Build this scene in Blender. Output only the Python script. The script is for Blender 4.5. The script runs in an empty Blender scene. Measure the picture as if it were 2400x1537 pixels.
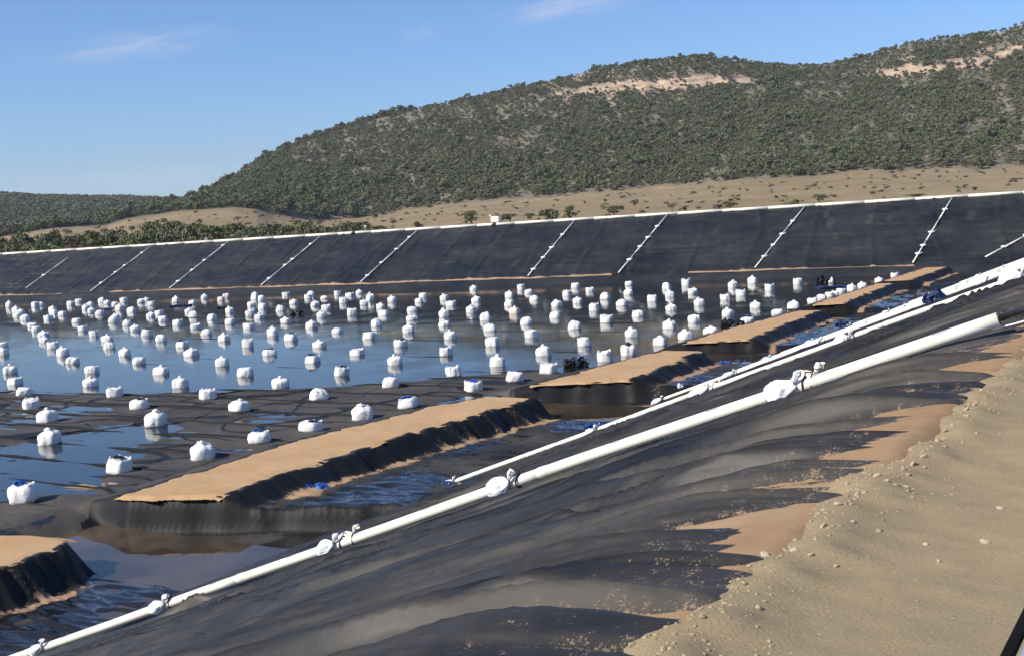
import bpy, math, random
import numpy as np
from mathutils import Vector, Matrix

# ------------------------------------------------------------------ camera
SC = bpy.context.scene
COL = SC.collection
F_PX, ROLL, W0, H0 = 2754.0, 3.4, 2400.0, 1537.0
_r = math.radians(ROLL)
_p = math.atan((H0/2-504)*math.cos(_r)/F_PX)
FW = np.array([0, math.cos(_p), -math.sin(_p)])
_u0 = np.array([0, math.sin(_p), math.cos(_p)])
_r0 = np.array([1.0, 0, 0])
RT = _r0*math.cos(_r)-_u0*math.sin(_r)
UP = _r0*math.sin(_r)+_u0*math.cos(_r)
cd = bpy.data.cameras.new('camera'); cam = bpy.data.objects.new('camera', cd); COL.objects.link(cam)
cd.sensor_fit = 'HORIZONTAL'; cd.sensor_width = 36.0; cd.lens = 36.0*F_PX/W0
cd.clip_start = 0.05; cd.clip_end = 30000
cam.matrix_world = Matrix(((RT[0], UP[0], -FW[0], 0), (RT[1], UP[1], -FW[1], 0), (RT[2], UP[2], -FW[2], 0), (0, 0, 0, 1)))
SC.camera = cam

# ------------------------------------------------------------------ sky, sun, exposure
SUN_EL = math.radians(37)
SUN_FROM = math.atan2(-0.88, -0.47)            # compass azimuth (x, y) the light comes from
world = bpy.data.worlds.new('World'); SC.world = world; world.use_nodes = True
nt = world.node_tree; nt.nodes.clear()
wo = nt.nodes.new('ShaderNodeOutputWorld'); bg = nt.nodes.new('ShaderNodeBackground')
sky = nt.nodes.new('ShaderNodeTexSky'); sky.sky_type = 'NISHITA'; sky.sun_disc = False
sky.sun_elevation = SUN_EL; sky.sun_rotation = SUN_FROM
sky.altitude = 300; sky.air_density = 1.0; sky.dust_density = 0.6; sky.ozone_density = 2.2
bg.inputs['Strength'].default_value = 0.106
nt.links.new(bg.outputs[0], wo.inputs[0])

def cloud_layer(prev, px, py, lx, ly, ang, col, amt, seed):
    """a thin wisp of high cloud in the sky around a direction"""
    d = FW*F_PX+RT*(px-W0/2)+UP*(H0/2-py); d = d/np.linalg.norm(d)
    az = math.atan2(d[0], d[1]); el = math.asin(d[2])
    N = nt.nodes
    tc = N.new('ShaderNodeTexCoord'); mp = N.new('ShaderNodeMapping'); mp.vector_type = 'POINT'
    # rotate the direction to face +Y, then stretch
    r1 = N.new('ShaderNodeVectorRotate'); r1.rotation_type = 'Z_AXIS'; r1.inputs['Angle'].default_value = az
    r2 = N.new('ShaderNodeVectorRotate'); r2.rotation_type = 'X_AXIS'; r2.inputs['Angle'].default_value = -el
    r3 = N.new('ShaderNodeVectorRotate'); r3.rotation_type = 'Y_AXIS'; r3.inputs['Angle'].default_value = ang
    nt.links.new(tc.outputs['Generated'], r1.inputs['Vector']); nt.links.new(r1.outputs[0], r2.inputs['Vector']); nt.links.new(r2.outputs[0], r3.inputs['Vector'])
    nt.links.new(r3.outputs[0], mp.inputs['Vector']); mp.inputs['Scale'].default_value = (1/lx, 0, 1/ly)
    ns = N.new('ShaderNodeTexNoise'); ns.inputs['Scale'].default_value = 1.6; ns.inputs['Detail'].default_value = 6; ns.inputs['Distortion'].default_value = 0.5
    ad = N.new('ShaderNodeVectorMath'); ad.operation = 'ADD'; ad.inputs[1].default_value = (seed*7.1, seed*3.3, seed)
    nt.links.new(mp.outputs[0], ad.inputs[0]); nt.links.new(ad.outputs[0], ns.inputs['Vector'])
    ln = N.new('ShaderNodeVectorMath'); ln.operation = 'LENGTH'; nt.links.new(mp.outputs[0], ln.inputs[0])
    m1 = N.new('ShaderNodeMapRange'); m1.interpolation_type = 'SMOOTHSTEP'
    m1.inputs['From Min'].default_value = 1.25; m1.inputs['From Max'].default_value = 0.0; nt.links.new(ln.outputs['Value'], m1.inputs['Value'])
    m2 = N.new('ShaderNodeMapRange'); m2.interpolation_type = 'SMOOTHSTEP'
    m2.inputs['From Min'].default_value = 0.28; m2.inputs['From Max'].default_value = 0.75; nt.links.new(ns.outputs['Fac'], m2.inputs['Value'])
    mu = N.new('ShaderNodeMath'); mu.operation = 'MULTIPLY'; nt.links.new(m1.outputs[0], mu.inputs[0]); nt.links.new(m2.outputs[0], mu.inputs[1])
    # keep only the half of the sky that faces this way
    sp = N.new('ShaderNodeSeparateXYZ'); nt.links.new(r2.outputs[0], sp.inputs[0])
    gt = N.new('ShaderNodeMath'); gt.operation = 'GREATER_THAN'; gt.inputs[1].default_value = 0; nt.links.new(sp.outputs['Y'], gt.inputs[0])
    mu2 = N.new('ShaderNodeMath'); mu2.operation = 'MULTIPLY'; nt.links.new(mu.outputs[0], mu2.inputs[0]); nt.links.new(gt.outputs[0], mu2.inputs[1])
    mu3 = N.new('ShaderNodeMath'); mu3.operation = 'MULTIPLY'; nt.links.new(mu2.outputs[0], mu3.inputs[0]); mu3.inputs[1].default_value = amt
    mx = N.new('ShaderNodeMix'); mx.data_type = 'RGBA'
    nt.links.new(mu3.outputs[0], mx.inputs['Factor']); nt.links.new(prev, mx.inputs[6]); mx.inputs[7].default_value = (*col, 1)
    return mx.outputs[2]
tn = nt.nodes.new('ShaderNodeMix'); tn.data_type = 'RGBA'; tn.blend_type = 'MULTIPLY'; tn.inputs['Factor'].default_value = 1.0
nt.links.new(sky.outputs[0], tn.inputs[6]); tn.inputs[7].default_value = (.70, .91, 1.24, 1)
o = tn.outputs[2]
CW = (6.2, 6.4, 7.4)
for a in [(330, 105, .085, .013, .10, CW, .42, 1), (1360, 6, .075, .014, .12, CW, .5, 2), (985, 80, .022, .010, .0, CW, .2, 3),
          (330, 395, .24, .016, .09, (3.6, 4.3, 6.0), .6, 4), (250, 440, .22, .02, .05, (4.6, 5.6, 7.6), .5, 5)]:
    o = cloud_layer(o, *a)
nt.links.new(o, bg.inputs['Color'])

sd = bpy.data.lights.new('sun', 'SUN'); sd.energy = 5.0; sd.angle = math.radians(0.53); sd.color = (1.0, 0.915, 0.775)
sun = bpy.data.objects.new('sun', sd); COL.objects.link(sun)
_sv = Vector((math.sin(SUN_FROM)*math.cos(SUN_EL), math.cos(SUN_FROM)*math.cos(SUN_EL), math.sin(SUN_EL)))
sun.rotation_euler = _sv.to_track_quat('Z', 'Y').to_euler(); sun.location = (-20, -20, 60)
SC.view_settings.view_transform = 'Standard'; SC.view_settings.look = 'None'
SC.view_settings.exposure = 0.20; SC.view_settings.gamma = 1.0; SC.view_settings.use_curve_mapping = False
SC.render.engine = 'CYCLES'
SC.cycles.max_bounces = 6

# ------------------------------------------------------------------ helpers
def ray(px, py): return FW*F_PX+RT*(px-W0/2)+UP*(H0/2-py)
def at(px, py, z): d = ray(px, py); return d*(z/d[2])
def proj(P):
    P = np.asarray(P, float); c = P@FW
    return W0/2+F_PX*(P@RT)/c, H0/2-F_PX*(P@UP)/c
AU = math.radians(32)
U = np.array([math.sin(AU), math.cos(AU)]); Wv = np.array([-U[1], U[0]]); P0 = np.array([.7, 4.4])
def to_st(x, y): return (x-P0[0])*U[0]+(y-P0[1])*U[1], (x-P0[0])*Wv[0]+(y-P0[1])*Wv[1]
def from_st(s, t): return P0[0]+U[0]*s+Wv[0]*t, P0[1]+U[1]*s+Wv[1]*t

def _hash(ix, iy, seed):
    h = (ix.astype(np.int64)*374761393+iy.astype(np.int64)*668265263+seed*1442695041) & 0xffffffff
    h = ((h ^ (h >> 13))*1274126177) & 0xffffffff
    h = h ^ (h >> 16)
    return (h & 0xffff)/65535.0
def noise(x, y, seed=0):
    x = np.asarray(x, float); y = np.asarray(y, float)
    ix = np.floor(x); iy = np.floor(y); fx = x-ix; fy = y-iy
    fx = fx*fx*fx*(fx*(fx*6-15)+10); fy = fy*fy*fy*(fy*(fy*6-15)+10)
    a = _hash(ix, iy, seed); b = _hash(ix+1, iy, seed); c = _hash(ix, iy+1, seed); d = _hash(ix+1, iy+1, seed)
    return (a*(1-fx)+b*fx)*(1-fy)+(c*(1-fx)+d*fx)*fy*1.0
def sn(x, y, seed=0): return noise(x, y, seed)*2-1
def fbm(x, y, seed=0, octs=4):
    v = 0; a = .5
    for i in range(octs):
        v = v+a*sn(x*2**i+i*17.3, y*2**i-i*9.1, seed+i); a *= .5
    return v
def ridge(x, y, seed=0): return 1-np.abs(sn(x, y, seed))*2
def sstep(a, b, x): t = np.clip((x-a)/(b-a), 0, 1); return t*t*(3-2*t)

def tag(o, label=None, cat=None, group=None, kind=None):
    if label: o['label'] = label
    if cat: o['category'] = cat
    if group: o['group'] = group
    if kind: o['kind'] = kind
    return o
def empty(name, loc, rot=(0, 0, 0)):
    e = bpy.data.objects.new(name, None); e.location = loc; e.rotation_euler = rot; e.empty_display_size = .2
    COL.objects.link(e); return e
def link(name, me, parent=None, loc=None):
    o = bpy.data.objects.new(name, me); COL.objects.link(o)
    if parent: o.parent = parent
    if loc is not None: o.location = loc
    return o
def raw_mesh(name, V, Fq, mat=None, smooth=True):
    """V (n,3) array, Fq (m,k) int array with k = 3 or 4"""
    V = np.ascontiguousarray(V, dtype=np.float32); Fq = np.ascontiguousarray(Fq, dtype=np.int32)
    me = bpy.data.meshes.new(name); n, k = Fq.shape
    me.vertices.add(len(V)); me.vertices.foreach_set('co', V.ravel())
    me.loops.add(n*k); me.loops.foreach_set('vertex_index', Fq.ravel())
    me.polygons.add(n); me.polygons.foreach_set('loop_start', np.arange(0, n*k, k, dtype=np.int32)); me.polygons.foreach_set('loop_total', np.full(n, k, dtype=np.int32))
    me.polygons.foreach_set('use_smooth', np.full(n, smooth, dtype=bool))
    me.update(calc_edges=True)
    if mat: me.materials.append(mat)
    return me
def grid_mesh(name, X, Y, Z, mat, attrs=None, keep=None, smooth=True):
    nr, nc = X.shape; idx = np.arange(nr*nc).reshape(nr, nc)
    q = np.stack([idx[:-1, :-1], idx[:-1, 1:], idx[1:, 1:], idx[1:, :-1]], -1).reshape(-1, 4)
    V = np.stack([X, Y, Z], -1).reshape(-1, 3)
    if keep is not None:
        k = keep.reshape(-1)[q].any(1); q = q[k]
        used = np.unique(q); rm = np.full(len(V), -1, np.int64); rm[used] = np.arange(len(used)); V = V[used]; q = rm[q]
    else: used = None
    a, b, c = V[q[:, 0]], V[q[:, 1]], V[q[:, 2]]
    if len(q) and np.cross(b-a, c-a)[:, 2].sum() < 0: q = q[:, ::-1]
    me = raw_mesh(name, V, q, mat, smooth)
    for nme, A in (attrs or {}).items():
        A = np.broadcast_to(A, X.shape).reshape(-1)
        if used is not None: A = A[used]
        at_ = me.attributes.new(nme, 'FLOAT', 'POINT'); at_.data.foreach_set('value', A.astype(np.float32))
    return me

class MB:
    def __init__(s): s.v = []; s.f = []
    def add(s, V, F):
        b = len(s.v); s.v += [tuple(map(float, p)) for p in V]; s.f += [tuple(i+b for i in f) for f in F]
    def box(s, c, d, rz=0.0):
        x, y, z = d[0]/2, d[1]/2, d[2]/2; ca, sa = math.cos(rz), math.sin(rz); P = []
        for i, j, k in ((-1, -1, -1), (1, -1, -1), (1, 1, -1), (-1, 1, -1), (-1, -1, 1), (1, -1, 1), (1, 1, 1), (-1, 1, 1)):
            a, b = i*x, j*y; P.append((c[0]+a*ca-b*sa, c[1]+a*sa+b*ca, c[2]+k*z))
        s.add(P, [(0, 3, 2, 1), (4, 5, 6, 7), (0, 1, 5, 4), (1, 2, 6, 5), (2, 3, 7, 6), (3, 0, 4, 7)])
    def tube(s, pts, r, n=10, caps=True):
        pts = [Vector(p) for p in pts]; rr = r if isinstance(r, (list, tuple)) else [r]*len(pts)
        V = []; m = len(pts)
        ref = Vector((0, 0, 1))
        if abs((pts[-1]-pts[0]).normalized().z) > .9: ref = Vector((1, 0, 0))
        for i, p in enumerate(pts):
            d = (pts[min(i+1, m-1)]-pts[max(i-1, 0)])
            d = d.normalized() if d.length > 1e-9 else Vector((0, 0, 1))
            a = d.cross(ref); a = a.normalized() if a.length > 1e-6 else Vector((1, 0, 0)); b = d.cross(a)
            for k in range(n):
                t = 2*math.pi*k/n; V.append(p+a*math.cos(t)*rr[i]+b*math.sin(t)*rr[i])
        F = [(i*n+k, (i+1)*n+k, (i+1)*n+(k+1) % n, i*n+(k+1) % n) for i in range(m-1) for k in range(n)]
        if caps: F += [tuple(range(n)), tuple((m-1)*n+k for k in reversed(range(n)))]
        s.add(V, F)
    def mesh(s, name, mat, smooth=False):
        me = bpy.data.meshes.new(name); me.from_pydata(s.v, [], s.f)
        if mat: me.materials.append(mat)
        if smooth: me.polygons.foreach_set('use_smooth', np.full(len(me.polygons), True))
        me.update(); return me
    def obj(s, name, mat, parent=None, smooth=False): return link(name, s.mesh(name, mat, smooth), parent)
def copy_tree(o, parent=None):
    c = o.copy(); COL.objects.link(c); c.parent = parent
    for ch in list(o.children): copy_tree(ch, c)
    return c

# ------------------------------------------------------------------ materials
class NB:
    def __init__(s, name):
        s.m = bpy.data.materials.new(name); s.m.use_nodes = True; s.t = s.m.node_tree
        s.b = s.t.nodes['Principled BSDF']; s.tc = None
    def n(s, ty, **kw):
        x = s.t.nodes.new(ty)
        for k, v in kw.items(): setattr(x, k, v)
        return x
    def l(s, a, b): s.t.links.new(a, b)
    def coords(s, scale=(1, 1, 1), src='Object', rot=(0, 0, 0)):
        tc = s.n('ShaderNodeTexCoord'); mp = s.n('ShaderNodeMapping'); s.l(tc.outputs[src], mp.inputs[0])
        mp.inputs['Scale'].default_value = scale; mp.inputs['Rotation'].default_value = rot; return mp.outputs[0]
    def noise(s, vec, scale, detail=4, rough=.55, dist=0.0):
        x = s.n('ShaderNodeTexNoise'); x.inputs['Scale'].default_value = scale; x.inputs['Detail'].default_value = detail
        x.inputs['Roughness'].default_value = rough; x.inputs['Distortion'].default_value = dist; s.l(vec, x.inputs['Vector']); return x.outputs['Fac']
    def attr(s, name): x = s.n('ShaderNodeAttribute'); x.attribute_name = name; return x.outputs['Fac']
    def rng(s, v, a, b, c=0, d=1, smooth=True):
        x = s.n('ShaderNodeMapRange'); x.interpolation_type = 'SMOOTHSTEP' if smooth else 'LINEAR'
        for k, q in zip(('From Min', 'From Max', 'To Min', 'To Max'), (a, b, c, d)): x.inputs[k].default_value = q
        s.l(v, x.inputs['Value']); return x.outputs[0]
    def math(s, op, a, b=None):
        x = s.n('ShaderNodeMath', operation=op)
        for i, q in enumerate((a, b)):
            if q is None: continue
            if isinstance(q, (int, float)): x.inputs[i].default_value = q
            else: s.l(q, x.inputs[i])
        return x.outputs[0]
    def mix(s, f, a, b):
        x = s.n('ShaderNodeMix'); x.data_type = 'RGBA'
        if isinstance(f, (int, float)): x.inputs['Factor'].default_value = f
        else: s.l(f, x.inputs['Factor'])
        for i, q in ((6, a), (7, b)):
            if isinstance(q, tuple): x.inputs[i].default_value = (*q, 1)
            else: s.l(q, x.inputs[i])
        return x.outputs[2]
    def bump(s, h, strength, dist, prev=None):
        x = s.n('ShaderNodeBump'); x.inputs['Strength'].default_value = strength; x.inputs['Distance'].default_value = dist
        s.l(h, x.inputs['Height'])
        if prev is not None: s.l(prev, x.inputs['Normal'])
        return x.outputs[0]
    def out(s, col=None, rough=None, normal=None, spec=None, ior=None):
        def put(sock, q):
            if q is None: return
            if isinstance(q, tuple): s.b.inputs[sock].default_value = (*q, 1)
            elif isinstance(q, (int, float)): s.b.inputs[sock].default_value = q
            else: s.l(q, s.b.inputs[sock])
        put('Base Color', col); put('Roughness', rough); put('Normal', normal); put('Specular IOR Level', spec); put('IOR', ior)
        return s.m

def m_liner(name, dust_col, base=(.016, .017, .020), r0=.38, r1=.62, gen=.25, spec=.5, wet=False, streak=False, sc=((.30, .19, .115), (.43, .29, .18))):
    b = NB(name); v = b.coords()
    n1 = b.noise(b.coords((.10, 1.6, 1), rot=(0, 0, AU)) if streak else v, .9 if streak else .35, 5, .6); n2 = b.noise(v, 9, 6, .65); n3 = b.noise(v, 70, 3, .6)
    d = b.math('ADD', b.attr('dust'), b.math('MULTIPLY', b.rng(n1, .35, .7), gen))
    d = b.math('MULTIPLY', d, b.rng(n2, .15, .8, .75, 1.15))
    dc = b.mix(n2, tuple(c*.75 for c in dust_col), dust_col)
    col = b.mix(b.rng(d, 0, 1, 0, 1, False), base, dc)
    # sand grains and silt carried on to the sheet
    sp = b.math('ADD', b.attr('silt'), b.math('MULTIPLY', b.math('SUBTRACT', n2, .5), 0.9))
    sp = b.math('ADD', sp, b.math('MULTIPLY', b.math('SUBTRACT', n3, .5), .9))
    col = b.mix(b.rng(sp, .45, .62), col, b.mix(n3, *sc))
    rg = b.math('ADD', b.rng(d, 0, .8, r0, r1), b.math('MULTIPLY', b.rng(sp, .45, .62), .3))
    nr = b.bump(n2, .12, .015); nr = b.bump(n3, .10, .004, nr)
    if wet:      # a film of water: dark and smooth
        wn = b.math('ADD', b.attr('wet'), b.math('MULTIPLY', b.math('SUBTRACT', b.noise(v, 2.2, 4, .6), .5), .5))
        w = b.rng(wn, .45, .60); col = b.mix(b.math('MULTIPLY', w, .85), col, (.010, .011, .013))
        rg = b.math('ADD', b.math('MULTIPLY', rg, b.math('SUBTRACT', 1.0, w)), b.math('MULTIPLY', w, .07))
        m = b.out(col, rg, nr, None); b.l(b.math('ADD', spec, b.math('MULTIPLY', w, .35)), b.b.inputs['Specular IOR Level']); return m
    return b.out(col, rg, nr, spec)
M_BANK = m_liner('liner_bank', (.125, .111, .092), base=(.010, .011, .014), r0=.44, r1=.68, gen=.24, spec=.30, streak=True, sc=((.17, .125, .085), (.30, .215, .14)))
M_FLOOR = m_liner('liner_floor', (.105, .093, .080), base=(.012, .012, .013), r0=.58, r1=.78, gen=.40, spec=.22, wet=True)
M_WALL = m_liner('liner_far', (.050, .048, .046), base=(.009, .010, .012), r0=.5, r1=.65, gen=.35, spec=.4)

M_CREASE_SHADE = m_liner('liner_crease', (.05, .045, .04), base=(.006, .006, .007), r0=.6, r1=.7, gen=.10, spec=.15)  # blacker than the floor sheet: shade of the folds put into the colour
def m_simple(name, c1, c2, rough, scale=8, bs=.15, bd=.01, spec=.5, detail=5):
    b = NB(name); v = b.coords(); n = b.noise(v, scale, detail)
    return b.out(b.mix(b.rng(n, .3, .7), c1, c2), rough, b.bump(n, bs, bd), spec)
def m_sand():
    b = NB('sand'); v = b.coords(); n1 = b.noise(v, .6, 5); n2 = b.noise(v, 14, 6, .7); n3 = b.noise(v, 3, 4)
    c = b.mix(b.rng(n1, .3, .7), (.47, .295, .150), (.53, .345, .188)); c = b.mix(b.rng(n2, .62, .8, 0, .5), c, (.30, .19, .11))
    return b.out(c, .95, b.bump(n2, .3, .015, b.bump(n3, .3, .05)), .2)
M_SAND = m_sand()
def m_soil():
    b = NB('orange_soil'); v = b.coords(); n1 = b.noise(v, 1.5, 5); n2 = b.noise(v, 30, 6, .7)
    c = b.mix(b.rng(n1, .3, .7), (.33, .205, .110), (.39, .265, .150)); c = b.mix(b.rng(n2, .6, .8, 0, .5), c, (.20, .14, .09))
    return b.out(c, .95, b.bump(n2, .5, .01), .2)
M_SOIL = m_soil()
def m_gravel():
    b = NB('gravel_road'); v = b.coords(); n1 = b.noise(v, .5, 5); n2 = b.noise(v, 6, 6, .7); n3 = b.noise(v, 60, 5, .75)
    vo = b.n('ShaderNodeTexVoronoi'); vo.inputs['Scale'].default_value = 55; b.l(v, vo.inputs['Vector'])
    c = b.mix(b.rng(n1, .35, .65), (.315, .245, .145), (.365, .275, .158)); c = b.mix(b.rng(n2, .35, .75, 0, .45), c, (.245, .205, .128))
    c = b.mix(b.rng(n3, .55, .70, 0, .6), c, (.47, .39, .26)); c = b.mix(b.rng(n3, .45, .30, 0, .6), c, (.16, .125, .085))
    return b.out(c, .95, b.bump(vo.outputs['Distance'], .12, .01, b.bump(n3, .5, .012)), .2)
M_GRAVEL = m_gravel()
M_STONE = m_simple('stone', (.30, .235, .145), (.41, .33, .215), .9, 25, .3, .01, .2)
M_STONE_PALE = m_simple('stone_pale', (.40, .335, .23), (.52, .44, .33), .8, 25, .3, .01, .3)
M_PVC = m_simple('white_pvc', (.82, .775, .65), (.87, .84, .74), .38, 3, .03, .01, .5)
M_MARK = m_simple('faint_print', (.34, .34, .33), (.45, .45, .44), .5, 3)
def m_bag():
    b = NB('woven_white'); v = b.coords(); oi = b.n('ShaderNodeObjectInfo'); vv = b.n('ShaderNodeVectorMath'); vv.operation = 'ADD'; b.l(v, vv.inputs[0]); sc_ = b.n('ShaderNodeVectorMath'); sc_.operation = 'SCALE'; sc_.inputs[0].default_value = (9, 7, 5); b.l(oi.outputs['Random'], sc_.inputs['Scale']); b.l(sc_.outputs[0], vv.inputs[1])
    n = b.noise(vv.outputs[0], 9, 5); st = b.noise(vv.outputs[0], 2.2, 4, .6); sp = b.n('ShaderNodeSeparateXYZ'); b.l(v, sp.inputs[0])
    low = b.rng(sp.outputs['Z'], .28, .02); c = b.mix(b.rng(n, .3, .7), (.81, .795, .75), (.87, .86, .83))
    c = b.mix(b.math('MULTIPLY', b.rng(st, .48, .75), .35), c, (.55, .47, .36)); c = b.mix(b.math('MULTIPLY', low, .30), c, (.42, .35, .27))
    return b.out(c, .7, b.bump(n, .35, .04, b.bump(st, .5, .10)), .3)
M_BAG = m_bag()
M_BAG_PINK = m_simple('woven_stained', (.78, .62, .53), (.80, .70, .62), .7, 9, .25, .03, .3)
M_SBAG = m_simple('sandbag_white', (.72, .74, .78), (.80, .81, .83), .6, 14, .3, .02, .4)
M_SBAG_C = m_simple('sandbag_cream', (.74, .70, .58), (.82, .78, .68), .6, 14, .3, .02, .4)
M_BLUE = m_simple('blue_plastic', (.008, .05, .24), (.02, .12, .42), .35, 6, .4, .03, .6)
M_NAVY = m_simple('navy_plastic', (.008, .018, .06), (.02, .04, .12), .4, 6, .4, .03, .6)
M_BLACK = m_simple('black_plastic', (.008, .008, .009), (.02, .02, .022), .4, 12, .3, .02, .5)
M_RUBBER = m_simple('rubber_seal', (.006, .006, .006), (.010, .010, .010), .9, 12, .1, .01, .1)
M_ROPE = m_simple('black_rope', (.015, .014, .012), (.035, .03, .025), .8, 60, .5, .01, .3)
M_GREYP = m_simple('grey_trim', (.30, .33, .36), (.34, .37, .40), .45, 4, .05, .01, .5)
M_ROAD = m_simple('crest_dirt', (.33, .27, .18), (.40, .33, .22), .95, .6, .3, .05, .2)
M_BARK = m_simple('bark', (.20, .17, .13), (.34, .30, .25), .9, 4, .4, .03, .2)
def m_water(name, deep, bump_s, rough=.05, silt=None):
    b = NB(name); v = b.coords(); n1 = b.noise(v, .25, 4, .6); n2 = b.noise(b.coords((1, 1, 1)), 5.0, 3, .6); n3 = b.noise(v, 1.3, 3, .6)
    c = b.mix(b.rng(n1, .4, .65), deep, silt or tuple(k*1.6 for k in deep))
    # patches where a light air roughens the surface
    p = b.rng(n1, .42, .62, .15, 1.0)
    x = b.n('ShaderNodeBump'); x.inputs['Distance'].default_value = .02; b.l(n2, x.inputs['Height'])
    b.l(b.math('MULTIPLY', p, bump_s), x.inputs['Strength'])
    m = b.out(c, rough, x.outputs[0], .5); b.b.inputs['IOR'].default_value = 1.333
    return m
M_WATER = m_water('pond_water', (.012, .014, .014), .30)
M_POOL = m_water('silty_water', (.045, .035, .026), .03, .03, (.10, .07, .045))
def m_leaf(name, c1, c2, c3):
    b = NB(name); oi = b.n('ShaderNodeObjectInfo'); g = b.n('ShaderNodeNewGeometry')
    cr = b.n('ShaderNodeValToRGB'); e = cr.color_ramp.elements; e[0].color = (*c1, 1); e[1].color = (*c3, 1); x = e.new(.5); x.color = (*c2, 1)
    b.l(oi.outputs['Random'], cr.inputs[0])
    col = b.mix(b.rng(g.outputs['Random Per Island'], 0, 1, 0, .5), cr.outputs[0], tuple(k*1.55 for k in c2))
    return b.out(col, .75, None, .25)
M_LEAF = m_leaf('gum_leaves', (.066, .076, .038), (.100, .112, .056), (.145, .145, .095))
M_LEAF2 = m_leaf('bush_leaves', (.060, .072, .030), (.092, .105, .042), (.13, .135, .062))
M_LEAF3 = m_leaf('dry_leaves', (.085, .065, .05), (.11, .085, .06), (.13, .105, .07))
def m_terrain():
    b = NB('hill_ground'); v = b.coords(); n1 = b.noise(v, .010, 6, .6); n2 = b.noise(v, .09, 6, .7); n3 = b.noise(v, .5, 5, .7)
    grass = b.mix(b.rng(n1, .35, .65), (.285, .212, .120), (.365, .277, .160)); grass = b.mix(b.rng(n2, .45, .68, 0, .75), grass, (.185, .145, .088))
    grass = b.mix(b.rng(n3, .52, .70, 0, .55), grass, (.14, .115, .066))
    hill = b.mix(b.rng(n2, .35, .65), (.13, .12, .085), (.25, .215, .16))
    c = b.mix(b.attr('hill'), grass, hill)
    vs = b.coords((.035, .035, .30)); s1 = b.noise(vs, 1.0, 6, .7)
    rock = b.mix(b.rng(s1, .35, .6), (.20, .15, .11), (.50, .37, .26)); rock = b.mix(b.rng(n3, .50, .70, 0, .7), rock, (.55, .49, .41))
    c = b.mix(b.rng(b.attr('rock'), .35, .6), c, rock)
    return b.out(c, .95, b.bump(n2, .6, 2.0, b.bump(n3, .4, .4)), .1)
M_TERRAIN = m_terrain()

# ------------------------------------------------------------------ the ground: height functions
def near_z(s, t):
    w = .30; return -1.55-.367*w*np.logaddexp(0, (t-.6)/w)-.40*sstep(.06, -.6, t)
def near_folds(s, t):
    s, t = np.asarray(s, float), np.asarray(t, float)
    sw = s+.55*sn(s*.22, t*.16, 3)+.22*sn(s*.5, t*.33, 4)+.30*sn(s*.05, t*.8, 5)*np.clip(t, 0, 2.5)/2.5
    a = .75+.65*noise(s*.4+5, t*.12, 10)
    f = .018*ridge(sw*.8, t*.05, 11)+a*.055*ridge(sw*1.75+.10*t, t*.08, 12)+a*.080*ridge(sw*3.3-.12*t, t*.11, 13)
    fine = sstep(80, 25, s)
    f += fine*(.045*ridge(sw*4.9+.06*t, t*.15, 6)+.034*ridge(sw*6.9+.1*t, t*.18, 14)+.012*sn(sw*14, t*.4, 15))
    k3 = sw*1.35+.30*sn(t*.22+2, s*.1, 200)+.5*sn(t*.07, s*.4, 201); d3 = np.abs(k3-np.round(k3))
    f += fine*.075*np.exp(-(d3/.05)**2)*sstep(.30, .5, noise(np.round(k3)*4.1, t*.16, 202))
    k4 = sw*2.7-.06*t+.4*sn(t*.18, s*.2, 203); d4 = np.abs(k4-np.round(k4))
    f += fine*.048*np.exp(-(d4/.075)**2)*sstep(.35, .55, noise(np.round(k4)*3.3, t*.22, 204))
    # a few long sharp creases
    f = f+fine*.03*(ridge(sw*3.9+2+.05*t, t*.10, 207)*ridge(sw*2.2, t*.05, 208))
    f = f+fine*sstep(6, 2, s)*(.045*ridge(s*3.7+.22*t+.5*sn(t*.35, s*.7, 210), t*.14, 211)+.030*np.exp(-((s*2.6+.25*t+.4*sn(t*.4, s, 212)-np.round(s*2.6+.25*t+.4*sn(t*.4, s, 212)))/.09)**2))
    k = s*.55+.35*sn(t*.16, s*.05, 8)+.9*sn(t*.05+3, s*.3, 9); dk = np.abs(k-np.round(k))
    f += .06*np.exp(-(dk/.035)**2)*sstep(.45, .7, noise(np.round(k)*5.3, t*.09, 7))
    f += .05*sstep(.55, .95, noise(sw*.35, t*.07, 16))*ridge(sw*.9, t*.03, 17)*.5
    near = np.clip(1-(t-.1)/1.8, 0, 1)
    f += near*(.035*ridge(sw*1.6+3, t*.25, 18)+.03*ridge(sw*3.1, t*.4, 19))-.03
    f = f*(1-.45*sstep(15, 21, t))*(.30+.70*sstep(-.1, 1.1, t))*(.68+.32*sstep(0, 7, s))+.006*fine*(ridge(sw*11+.3*t, t*.35, 205)+ridge(sw*19-.3*t, t*.6, 206)*.6)*sstep(25, 8, s)
    for sp, ww in ((9.25, .22), (28.0, .25), (45.6, .3)):      # the sheet is pressed flat under the pipes
        w_ = .75+sp*.035; g = np.exp(-np.abs((s-sp+.65*w_)/w_)**3); f = f*(1-.80*g)-.015*g*sstep(.3, 1, t)
    return f
ZB, ZD, ZW = -8.28, -9.42, -8.80          # strip top, ditch bottom, pond water
SECT = [(-2, 16.5, 25.6, 29.0), (20.5, 40.9, 25.7, 29.2), (44.0, 57.5, 23.7, 27.2), (60.3, 80.6, 23.8, 26.7), (84.0, 105.3, 24.7, 26.8), (107.4, 131.0, 24.8, 27.2)]
_ss = [0, 15.9, 16.5, 20.5, 30, 38, 41, 44, 50, 57.5, 60.3, 70, 80.6, 84, 105.3, 107.4, 131, 200]
_tr = [25.6, 25.7, 26.2, 25.6, 26.0, 25.6, 25.2, 23.3, 23.5, 24.3, 23.3, 23.9, 24.4, 24.3, 25.3, 24.7, 24.9, 25]
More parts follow.
